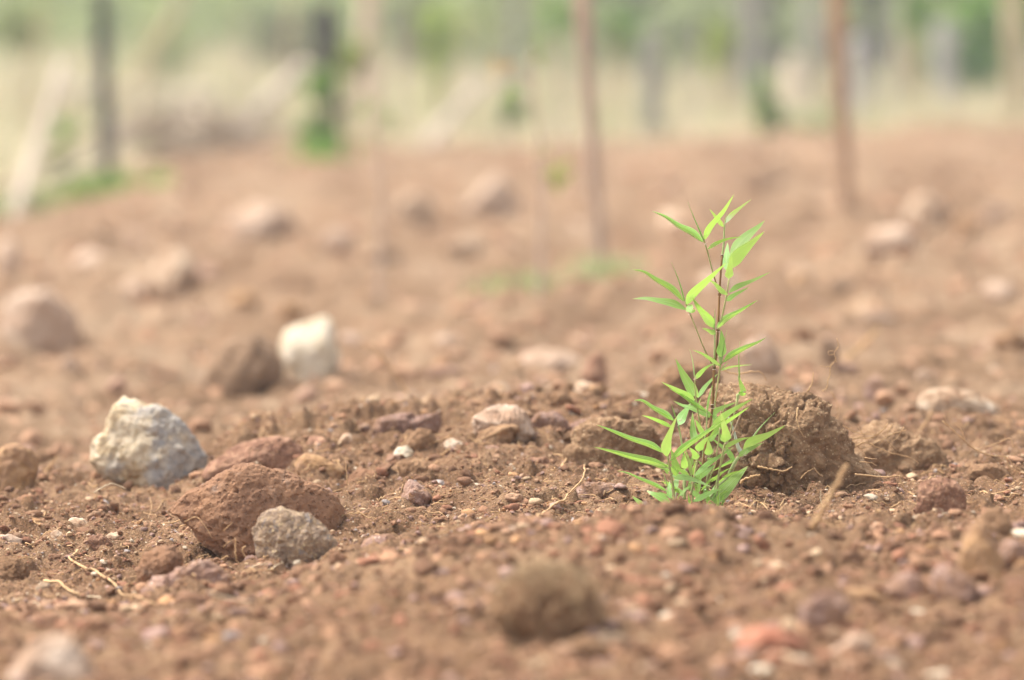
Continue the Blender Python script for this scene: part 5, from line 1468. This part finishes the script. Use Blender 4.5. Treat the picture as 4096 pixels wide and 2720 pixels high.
# short rootlet scraps all over the focused strip: nobody could count them
b = Bag()
for _ in range(620):
    d = rnd.uniform(4.35, 5.75)
    px = rnd.uniform(0, 4096)
    X = (px - CX) / (FPX * 0.9965) * d
    l, a = rnd.uniform(0.006, 0.028), rnd.uniform(0, 2 * math.pi)
    k = np.linspace(-0.5, 0.5, 5)
    bx = X + k * l * math.cos(a) + RNG.normal(0, 0.1 * l, 5)
    by = d + k * l * math.sin(a) + RNG.normal(0, 0.1 * l, 5)
    z = z_ground(bx, by)
    z = 0.5 * z + 0.5 * z.mean() + 0.003 + np.abs(RNG.normal(0, 0.0016, 5))
    b.tube(catmull(np.stack([bx, by, z], 1), 9), rnd.uniform(0.0003, 0.0007), 4)
tag(link('root_scraps', b.mesh('root_scraps'), M['root']), 'short dry rootlet scraps strewn over the soil', 'roots', kind='stuff')
# ------------------------------------------------------------------ posts, stakes and logs beyond the field
M['dark_post'] = wood_mat('dark_weathered_post', (0.03, 0.034, 0.036), (0.06, 0.061, 0.06), 10, 0.1)
M['charred_post'] = wood_mat('charred_post', (0.025, 0.023, 0.021), (0.055, 0.05, 0.045), 10, 0.1)
M['pink_wood'] = wood_mat('pinkish_bark', (0.38, 0.28, 0.21), (0.50, 0.38, 0.30), 12, 0.1)
M['pale_pink_wood'] = wood_mat('pale_pink_bark', (0.44, 0.33, 0.26), (0.56, 0.44, 0.36), 12, 0.1)
M['orange_wood'] = wood_mat('orange_bark', (0.31, 0.195, 0.125), (0.42, 0.28, 0.185), 12, 0.1)
M['grey_wood'] = wood_mat('grey_wood', (0.20, 0.20, 0.17), (0.30, 0.29, 0.25), 12, 0.1)
M['violet_grey'] = wood_mat('silver_grey_wood', (0.30, 0.285, 0.28), (0.42, 0.40, 0.39), 12, 0.1)
M['pale_log'] = wood_mat('bleached_log', (0.33, 0.27, 0.215), (0.45, 0.38, 0.315), 12, 0.1)
M['cream_log'] = wood_mat('cream_log', (0.50, 0.42, 0.33), (0.62, 0.54, 0.43), 12, 0.1)
M['straw_pole'] = wood_mat('straw_pole', (0.36, 0.29, 0.18), (0.50, 0.42, 0.28), 12, 0.1)


def pole(name, label, cat, mat, pts, w0, w1, d, d2=None, buried=0.25, group=None, snag=True):
    """an upright or leaning piece of round wood; pts run from its foot to its top"""
    d2 = d if d2 is None else d2
    n = len(pts)
    P = [W(x, y, d + (d2 - d) * i / (n - 1)) for i, (x, y) in enumerate(pts)]
    if buried:
        v = (P[1] - P[0]) / np.linalg.norm(P[1] - P[0])
        P = [P[0] - v * buried] + P
    C = catmull(P, 26)
    R = np.linspace(w0, w1, 26) * mpp(d) * 0.5
    R = R * (1 + 0.05 * RNG.normal(size=26).clip(-2, 2))
    C = C + RNG.normal(0, 1, (26, 3)) * R.mean() * 0.06
    b = Bag()
    b.tube(C, R, 14)
    o = link(name, b.mesh(name, P[0]), M[mat], None, P[0])
    tag(o, label, cat, group)
    if snag:
        for k in range(3):
            i = rnd.randrange(7, 23)
            a = rnd.uniform(0, 6.28)
            q = Bag()
            u = np.array([math.cos(a), math.sin(a), 0.5])
            q.tube([C[i], C[i] + u * R[i] * 2.0], [R[i] * 0.35, R[i] * 0.2], 6)
            s_ = link('knot', q.mesh('knot', P[0]), M[mat])
            s_.parent = o
    return o


pole('wooden_post', 'thin dark blue grey post rising from green grass at the left', 'post', 'dark_post', [(428, 640), (418, 400), (408, 150), (400, -260)], 62, 56, 18.0)
pole('wooden_post', 'short thick charred post with its top in view, grass at its foot', 'post', 'charred_post', [(1322, 590), (1318, 400), (1308, 200), (1300, 22)], 80, 84, 20.0)
pole('wooden_stake', 'tall thin pinkish brown stake with weeds round its foot', 'stake', 'pink_wood', [(2404, 1040), (2385, 760), (2355, 400), (2330, 0), (2300, -420)], 50, 66, 10.6)
pole('wooden_stake', 'orange brown stake standing in the field at the right', 'stake', 'orange_wood', [(3394, 870), (3375, 560), (3358, 250), (3345, -60), (3330, -400)], 52, 76, 12.7)
pole('wooden_post', 'grey post in the dry grass right of the pinkish stake', 'post', 'grey_wood', [(2608, 580), (2608, 350), (2606, 130)], 86, 84, 24.0)
pole('wooden_post', 'silver grey post right of the orange brown stake', 'post', 'violet_grey', [(3452, 560), (3448, 350), (3440, 150)], 78, 78, 25.5)
pole('wooden_post', 'grey post among green bushes near the right edge', 'post', 'violet_grey', [(3792, 500), (3788, 300), (3778, 90)], 88, 86, 27.0)
pole('wooden_post', 'pale tan pole cut by the right edge', 'post', 'straw_pole', [(4068, 540), (4058, 250), (4050, -260)], 88, 84, 24.0)
pole('wooden_post', 'pinkish pole with its lower half hidden, right of the charred post', 'post', 'pale_pink_wood', [(1484, 560), (1478, 300), (1472, -200)], 76, 72, 25.0)
pole('tree_stump', 'small dark stump beside a green plant at the edge of the field', 'stump', 'charred_post', [(3115, 520), (3100, 460), (3085, 395)], 70, 50, 23.0)
pole('fallen_log', 'pale log leaning up from the left edge of the field', 'log', 'pale_log', [(70, 830), (125, 660), (195, 440), (250, 250)], 66, 44, 16.2, 17.0)
pole('fallen_log', 'pinkish grey log lying diagonally left of the charred post', 'log', 'pale_log', [(880, 610), (990, 490), (1110, 370), (1210, 270)], 72, 58, 21.8, 23.5)
pole('fallen_log', 'pale log lying diagonally between the charred post and the pinkish stake', 'log', 'pale_log', [(1730, 560), (1800, 470), (1880, 380), (1940, 320)], 52, 42, 22.5, 24)
pole('fallen_log', 'bright cream log lying level behind the dark blue grey post', 'log', 'cream_log', [(250, 378), (420, 382), (640, 395), (860, 372)], 92, 66, 28.0, 29.0, buried=0)
pole('fallen_log', 'tan branch slanting behind the foot of the dark blue grey post', 'log', 'straw_pole', [(20, 740), (200, 620), (420, 510)], 52, 36, 17.5, 19)
pole('fallen_log', 'thin pale branch slanting across the foot of the dark blue grey post', 'log', 'pale_log', [(260, 690), (400, 610), (520, 545)], 36, 26, 17.4, 18.6)
pole('fallen_log', 'tan pole leaning far left behind the pale log', 'log', 'straw_pole', [(430, 400), (560, 260), (690, 70), (740, -90)], 44, 36, 27.0)
for k, (x, w, mt, top, d, lb) in enumerate([(3195, 120, 'cream_log', 230, 27.0, 'broad pale tree trunk right of the dark stump'), (3035, 100, 'grey_wood', -300, 30.0, 'dull purplish tree trunk above the dark stump'),
                                            (2960, 60, 'grey_wood', -300, 33.0, 'thin grey tree trunk at the far edge right of centre'), (3625, 70, 'straw_pole', -300, 36.0, 'pale trunk above the silver grey posts'),
                                            (3500, 90, 'charred_post', -300, 40.0, 'black trunk behind the orange brown stake'), (2050, 60, 'grey_wood', -300, 32.0, 'grey trunk left of the pinkish stake'),
                                            (3240, 60, 'violet_grey', -300, 34.0, 'slim grey trunk left of the orange brown stake')]):
    t0 = ground_d(x, 440)
    base = 470 if d < 30 else 420
    o = pole('dead_tree' if top > 0 else 'slim_tree', lb, 'tree', mt, [(x, base + 30), (x + rnd.uniform(-15, 15), 200 if top < 0 else 330), (x + rnd.uniform(-20, 20), top)], w, w * 0.8, d, snag=False)
    if top < 0:      # the trunk goes on above the picture and carries a light crown
        q = Bag()
        c = W(x, top, d)
        q.tube([c, c + [0.05, 0, 0.8], c + [0.15, 0.1, 1.9]], [w * 0.4 * mpp(d), w * 0.3 * mpp(d), 0.01], 8)
        for _ in range(6):
            a = rnd.uniform(0, 6.28)
            z0 = rnd.uniform(0.3, 1.6)
            s_ = c + [0.05, 0, z0]
            q.tube([s_, s_ + [0.5 * math.cos(a), 0.5 * math.sin(a), 0.35], s_ + [0.9 * math.cos(a), 0.9 * math.sin(a), 0.8]], [0.02, 0.014, 0.006], 5)
        bo = link('limbs', q.mesh('limbs', o.location), M[mt])
        bo.parent = o
        o['_crown'] = 1

# ------------------------------------------------------------------ shrubs, weeds and grass
gm = {'fresh': leaf_mat('fresh_green_leaf', (0.15, 0.27, 0.07), (0.18, 0.29, 0.085), (0.25, 0.42, 0.06), 0.4, 0.0, False),
      'lime': leaf_mat('lime_green_leaf', (0.30, 0.38, 0.10), (0.32, 0.39, 0.12), (0.38, 0.46, 0.09), 0.4, 0.0, False),
      'pale': leaf_mat('pale_green_leaf', (0.32, 0.36, 0.19), (0.34, 0.38, 0.21), (0.34, 0.41, 0.17), 0.4, 0.0, False),
      'dark': leaf_mat('dark_green_leaf', (0.065, 0.14, 0.04), (0.085, 0.16, 0.05), (0.10, 0.22, 0.03), 0.35, 0.0, False),
      'olive': leaf_mat('dull_olive_leaf', (0.17, 0.175, 0.115), (0.19, 0.195, 0.13), (0.16, 0.18, 0.10), 0.3, 0.0, False),
      'gloom': leaf_mat('dark_woodland_leaf', (0.055, 0.06, 0.045), (0.07, 0.075, 0.055), (0.05, 0.06, 0.03), 0.25, 0.0, False),
      'rust': leaf_mat('rust_leaf', (0.46, 0.34, 0.20), (0.48, 0.36, 0.22), (0.48, 0.34, 0.18), 0.4, 0.0, False),
      'straw': leaf_mat('dry_grass_blade', (0.53, 0.475, 0.33), (0.55, 0.495, 0.35), (0.52, 0.47, 0.32), 0.3, 0.0, False)}


def leaf_cloud(c, r, n, size, seed):
    """n small leaf faces filling an uneven ellipsoid of clumps"""
    g = np.random.default_rng(seed)
    k = max(3, n // 60)
    cc = g.normal(0, 0.5, (k, 3)).clip(-0.95, 0.95)
    p = cc[g.integers(0, k, n)] + g.normal(0, 0.22, (n, 3))
    p = np.asarray(c) + p * np.asarray(r)
    u = g.normal(size=(n, 3))
    u /= np.linalg.norm(u, axis=1)[:, None]
    v = np.cross(u, g.normal(size=(n, 3)))
    v /= np.linalg.norm(v, axis=1)[:, None]
    s = size * g.uniform(0.6, 1.3, n)[:, None]
    V = np.stack([p, p + u * s * 0.5 + v * s * 0.22, p + u * s, p + u * s * 0.5 - v * s * 0.22], 1)
    return V.reshape(-1, 3), np.arange(n * 4).reshape(-1, 4)


def shrub(name, label, cat, mat, x, y_top, y_bot, wpx, d, n=260, size=0.05, seed=1, foot=None, group=None):
    s = mpp(d)
    gx, gz = W(x, 0, d)[0], None
    z0 = float(z_smooth(np.array([float(x)]), np.array([d]))[0])
    base = np.array([gx, d, z0])
    root_ = empty(name, base, label, cat, group)
    c = W(x, (y_top + y_bot) / 2, d)
    V, F = leaf_cloud(c, (wpx * s * 0.5, wpx * s * 0.4, (y_bot - y_top) * s * 0.5), n, size, seed)
    V[:, 2] = np.maximum(V[:, 2], z0 + 0.005)
    me = mesh_np('foliage', V - base, F, False)
    o = link('foliage', me, gm[mat])
    o.parent = root_
    b = Bag()
    for k in range(5):
        top = c + np.array([rnd.uniform(-0.4, 0.4) * wpx * s, rnd.uniform(-0.2, 0.2) * wpx * s, rnd.uniform(0, 0.4) * (y_bot - y_top) * s])
        b.tube(catmull([base + [rnd.uniform(-0.01, 0.01), 0, -0.02], (base + top) / 2 + [rnd.uniform(-0.02, 0.02), 0, 0], top], 8), np.linspace(0.006, 0.002, 8) * (1 + d / 30), 5)
    o = link('stem', b.mesh('stem', base), M['straw_pole'])
    o.parent = root_
    return root_


SH = [('bush', 'pale green bush at the top left corner behind the dark post', 'bush', 'pale', 90, -60, 230, 300, 27.0, 400, 0.07),
      ('weed', 'bright green weed between the pale leaning log and the dark post', 'weed', 'fresh', 245, 430, 620, 110, 18.8, 160, 0.045),
      ('weed', 'green weed hugging the left side of the charred post', 'weed', 'fresh', 1262, 330, 560, 130, 19.6, 300, 0.05),
      ('weed', 'dark green creeper on the lower charred post', 'weed', 'dark', 1310, 300, 560, 60, 19.7, 160, 0.045),
      ('sapling', 'yellow green sapling right of the charred post', 'sapling', 'lime', 1412, 170, 330, 95, 21.0, 200, 0.05),
      ('bush', 'lime green bush left of the faint grey trunk near the top', 'bush', 'lime', 1755, 20, 380, 170, 27.0, 420, 0.06),
      ('bush', 'pale green bush at the top edge left of the pinkish stake', 'bush', 'pale', 2010, -80, 120, 300, 33.0, 400, 0.08),
      ('bush', 'green bush touching the pinkish stake at the top edge', 'bush', 'fresh', 2235, -60, 100, 110, 28.0, 220, 0.06),
      ('bush', 'green bush right of the pinkish stake near the top', 'bush', 'fresh', 2470, 20, 200, 150, 28.0, 260, 0.06),
      ('bush', 'narrow lime green bush above the dry grass right of centre', 'bush', 'lime', 2905, 90, 300, 110, 27.0, 260, 0.06),
      ('weed', 'upright green plant beside the dark stump', 'weed', 'fresh', 3050, 310, 530, 85, 22.5, 240, 0.05),
      ('bush', 'large dark green bush filling the top right corner', 'bush', 'fresh', 3930, -120, 260, 430, 31.0, 900, 0.09),
      ('bush', 'deep green bush between the grey post and the right edge', 'bush', 'dark', 3880, 190, 470, 260, 29.5, 520, 0.07),
      ('bush', 'green bush at the top edge left of the grey post', 'bush', 'fresh', 3640, -60, 180, 170, 30.5, 300, 0.07),
      ('weed', 'dark green weed at the foot of the pinkish sapling', 'weed', 'dark', 2045, 390, 520, 90, 22.0, 160, 0.05),
      ('weed', 'low green weed in front of the dry grass left of the orange brown stake', 'weed', 'pale', 3260, 430, 540, 240, 24.0, 220, 0.05),
      ('bush', 'dull green bush behind the cream log', 'bush', 'pale', 640, 60, 300, 420, 33.0, 500, 0.08),
      ('bush', 'grey green bush behind the charred post', 'bush', 'olive', 1150, 60, 280, 380, 34.0, 500, 0.08),
      ('bush', 'dull olive bush at the top edge right of the charred post', 'bush', 'olive', 1620, -60, 230, 260, 36.0, 400, 0.08)]
for k, (nm, lb, ct, mt, x, y0, y1, w, d, n, sz) in enumerate(SH):
    shrub(nm, lb, ct, mt, x, y0, y1, w, d, n, sz, 300 + k)

# two saplings with a few leaves standing in the field
for k, (x0, x1, y0, y1, d, lvs, lb) in enumerate([(2155, 2120, 1010, 180, 9.2, [(1990, 280, 'rust'), (2030, 390, 'fresh'), (2215, 640, 'lime'), (2225, 700, 'lime'), (2150, 200, 'pale')], 'spindly sapling with rust and green leaves left of the pinkish stake'),
                                                   (1515, 1480, 980, 330, 9.8, [(1500, 400, 'pale'), (1560, 480, 'pale')], 'bare spindly sapling below the pinkish pole')]):
    base = W(x0, y0, d)
    base[2] = float(z_ground(base[0], d)[0])
    r_ = empty('sapling', base, lb, 'sapling')
    b = Bag()
    top = W(x1, y1, d)
    b.tube(catmull([base - [0, 0, 0.03], (base + top) / 2 + [0.012, 0, 0], top], 16), np.linspace(0.0055, 0.003, 16), 7)
    stem_o = link('stem', b.mesh('stem', base), M['pale_pink_wood'])
    stem_o.parent = r_
    for (x, y, mt) in lvs:
        c = W(x, y, d)
        V, F = leaf_cloud(c, (0.018, 0.018, 0.022), 9, 0.03, 700 + x)
        t = np.array([x1 + (x0 - x1) * (y - y1 + 40) / (y0 - y1), y + 40])
        b = Bag()
        b.tube([W(t[0], t[1], d), c], [0.0022, 0.0012], 5)
        o = link('twig', b.mesh('twig', base), M['pink_wood'])
        o.parent = r_
        q = link('leaf_cluster', mesh_np('leaf_cluster', V - base, F, False), gm[mt])
        q.parent = r_


def blades(name, label, mat, n, xfun, hfun, seed, wid=0.006, lean=0.35, cat='grass'):
    g = np.random.default_rng(seed)
    X, Y = xfun(g, n)
    n = len(X)
    Z = z_smooth(px_of(X, Y), Y) - 0.01
    h = hfun(g, n, X, Y)
    a = g.uniform(0, 2 * math.pi, n)
    l = np.abs(g.normal(0, lean, n)) * h
    w = wid * g.uniform(0.6, 1.5, n)
    b0 = np.stack([X, Y, Z], 1)
    side = np.stack([np.cos(a + 1.57), np.sin(a + 1.57), np.zeros(n)], 1) * w[:, None]
    fw = np.stack([np.cos(a) * l, np.sin(a) * l, np.zeros(n)], 1)
    up = np.stack([np.zeros(n), np.zeros(n), h], 1)
    V = np.stack([b0 - side, b0 + side, b0 + fw * 0.3 + up * 0.55 + side * 0.7, b0 + fw * 0.3 + up * 0.55 - side * 0.7, b0 + fw + up * 0.95], 1)
    i = np.arange(n)[:, None] * 5
    me = mesh_np(name, V.reshape(-1, 3), [i + np.array([[0, 1, 2, 3]]), i + np.array([[3, 2, 4]])], False)
    return tag(link(name, me, gm[mat]), label, cat, kind='stuff')


def band(x0, x1, d0, d1, pw=1.0, edge=True):
    def f(g, n):
        px = g.uniform(x0, x1, n)
        d = d0 * (d1 / d0) ** (g.random(n) ** pw)
        X = (px - CX) / (FPX * 0.9965) * d
        if edge:
            k = straw_mask(X, d) > 0.5
            return X[k], d[k]
        return X, d
    return f


blades('dry_grass', 'tall dry straw grass beyond the field', 'straw', 26000, band(-1500, 5600, 17.5, 50, 0.8), lambda g, n, X, Y: g.uniform(0.06, 0.24, n) * (0.45 + 0.55 * sstep(20, 30, Y)) * (0.6 + 0.9 * np.clip(vnoise2(X * 0.8, Y * 0.5, 61) + 0.5, 0, 1)), 81, 0.007)
blades('green_grass', 'thin green grass mixed into the dry grass', 'pale', 8000, band(-1500, 5600, 19, 55, 0.7), lambda g, n, X, Y: g.uniform(0.06, 0.24, n) * (0.45 + 0.55 * sstep(20, 30, Y)) * (vnoise2(X * 0.7, Y * 0.5, 62) > -0.05), 82, 0.007)


def tuft(label, x, d, wx, n, h, mat, seed, cat='grass'):
    g = np.random.default_rng(seed)
    X0 = W(x, 600, d)[0]
    b = blades('grass_tuft', label, mat, n, lambda g, n: (X0 + g.normal(0, wx * mpp(d) * 0.28, n), d + g.normal(0, 0.12, n)), lambda g, n, X, Y: g.uniform(0.4, 1.0, n) * h, seed, 0.003 + d * 0.0001, 0.5)
    b["kind"] = "stuff"
    return b


tuft('bright green grass tuft at the foot of the dark blue grey post', 390, 17.2, 430, 480, 0.10, 'fresh', 91)
tuft('small green grass tuft at the foot of the charred post', 1290, 19.5, 200, 150, 0.12, 'fresh', 92)
tuft('sparse pale weeds left of the foot of the pinkish stake', 2060, 10.0, 420, 70, 0.05, 'pale', 93)
tuft('green weeds around the foot of the pinkish stake', 2440, 10.3, 400, 80, 0.06, 'pale', 94)
tuft('pale green weeds at the lower left edge of the field', 60, 16.4, 200, 260, 0.10, 'pale', 95)

for k, (x, top, lean, w, mt, d, lb) in enumerate([(560, 60, 60, 26, 'straw_pole', 24, 'behind the bright cream log'), (985, 40, -30, 24, 'pale_log', 25, 'right of the diagonal log'), (1130, -60, 40, 30, 'straw_pole', 26, 'left of the charred post, far back'),
                                                 (1590, 120, 25, 26, 'pale_log', 24, 'right of the pale pinkish pole'), (1890, 30, -45, 24, 'straw_pole', 26, 'behind the second diagonal log'), (2240, 150, 20, 30, 'pale_log', 23, 'just left of the tall pinkish stake'),
                                                 (2480, 210, -30, 24, 'straw_pole', 24, 'just right of the tall pinkish stake'), (2760, 120, 35, 28, 'pale_log', 25, 'left of the narrow lime bush'), (3310, 60, -20, 26, 'straw_pole', 25, 'left of the orange brown stake'),
                                                 (3560, -40, 30, 28, 'violet_grey', 27, 'between the two silver grey posts'), (3690, 130, -25, 24, 'straw_pole', 24, 'left of the grey post among the bushes'), (120, 40, 45, 26, 'straw_pole', 24, 'above the pale leaning log')]):
    pole('dry_stalk', 'thin dry stalk standing in the straw grass ' + lb, 'stalk', mt, [(x, 540 if x > 300 else 640), (x + lean * 0.4, (540 + top) / 2), (x + lean, top)], w, w * 0.6, d, group='dry stalks standing in the straw grass', snag=False)

# heap of brushwood between the logs
hb = W(760, 590, 20.9)
heap = empty('brush_heap', hb, 'grey brown heap of dead brushwood left of the diagonal log', 'brushwood')
g = np.random.default_rng(77)
b = Bag()
for k in range(190):
    a = g.uniform(0, math.pi)
    l = g.uniform(0.12, 0.42)
    c = hb + [g.normal(0, 0.12), g.normal(0, 0.10), abs(g.normal(0, 0.08))]
    u = np.array([math.cos(a), math.sin(a) * 0.6, g.normal(0, 0.25)])
    b.tube([c - u * l / 2, c + g.normal(0, 0.01, 3), c + u * l / 2], g.uniform(0.004, 0.012), 5)
M['brushwood'] = wood_mat('dead_brushwood', (0.30, 0.24, 0.18), (0.46, 0.38, 0.29), 12, 0.1)
o = link('twigs', b.mesh('twigs', hb), M['brushwood'])
o.parent = heap
o['kind'] = 'stuff'

# far-off wood: one mass
def far_wood(name, label, mat, x0, x1, d0, d1, n, h0, h1, seed, size):
    g = np.random.default_rng(seed)
    px = g.uniform(x0, x1, n)
    d = g.uniform(d0, d1, n)
    X = (px - CX) / FPX * d
    top = h0 + (h1 - h0) * np.clip(0.5 + vnoise2(X * 0.16, d * 0.1, seed) + 0.5 * vnoise2(X * 0.5, d * 0.3, seed + 1), 0, 1)
    z = z_smooth(px_of(X, d), d) + g.random(n) ** 0.9 * top
    p = np.stack([X, d, z], 1)
    u = g.normal(size=(n, 3))
    u /= np.linalg.norm(u, axis=1)[:, None]
    v = np.cross(u, g.normal(size=(n, 3)))
    v /= np.linalg.norm(v, axis=1)[:, None]
    s = size * g.uniform(0.6, 1.4, n)[:, None]
    V = np.stack([p, p + u * s * 0.5 + v * s * 0.3, p + u * s, p + u * s * 0.5 - v * s * 0.3], 1)
    me = mesh_np(name, V.reshape(-1, 3), np.arange(n * 4).reshape(-1, 4), False)
    tag(link(name, me, gm[mat]), label, 'woods', kind='stuff')


far_wood('far_woods', 'dull dark woods closing the view', 'olive', -9000, 13000, 56, 74, 42000, 5, 9, 501, 0.7)
far_wood('far_thicket', 'dark gloomy thicket behind the dry grass on the right', 'gloom', 2350, 4600, 46, 52, 15000, 2.0, 4.0, 503, 0.35)
far_wood('far_undergrowth', 'pale scrub along the far edge of the meadow', 'pale', -9000, 13000, 44, 56, 26000, 0.5, 1.4, 502, 0.3)

# crowns for the slim trees
for o in [q for q in COL.objects if q.get('_crown')]:
    c = np.array(o.location) + [0.1, 0.05, 2.6]
    V, F = leaf_cloud(c, (1.1, 1.0, 0.9), 900, 0.13, int(abs(o.location.x) * 100))
    q = link('crown', mesh_np('crown', V - np.array(o.location), F, False), gm['olive'])
    q.parent = o
    del o['_crown']

# ------------------------------------------------------------------ the pale air between here and the woods
def haze():
    x0, x1, y0, y1, z0, z1 = -290, 290, -140, 440, -3.0, 14.0
    V = [(x, y, z) for x in (x0, x1) for y in (y0, y1) for z in (z0, z1)]
    F = np.array([(0, 1, 3, 2), (4, 6, 7, 5), (0, 4, 5, 1), (2, 3, 7, 6), (0, 2, 6, 4), (1, 5, 7, 3)])
    m, nt, out = new_mat('haze')
    v = nt.nodes.new('ShaderNodeVolumePrincipled')
    v.inputs['Color'].default_value = (0.97, 0.98, 1.0, 1)
    v.inputs['Density'].default_value = 0.0032
    nt.links.new(v.outputs[0], out.inputs['Volume'])
    m.cycles.homogeneous_volume = True
    tag(link('haze', mesh_np('haze', np.array(V, float), F, False), m), kind='stuff')


haze()
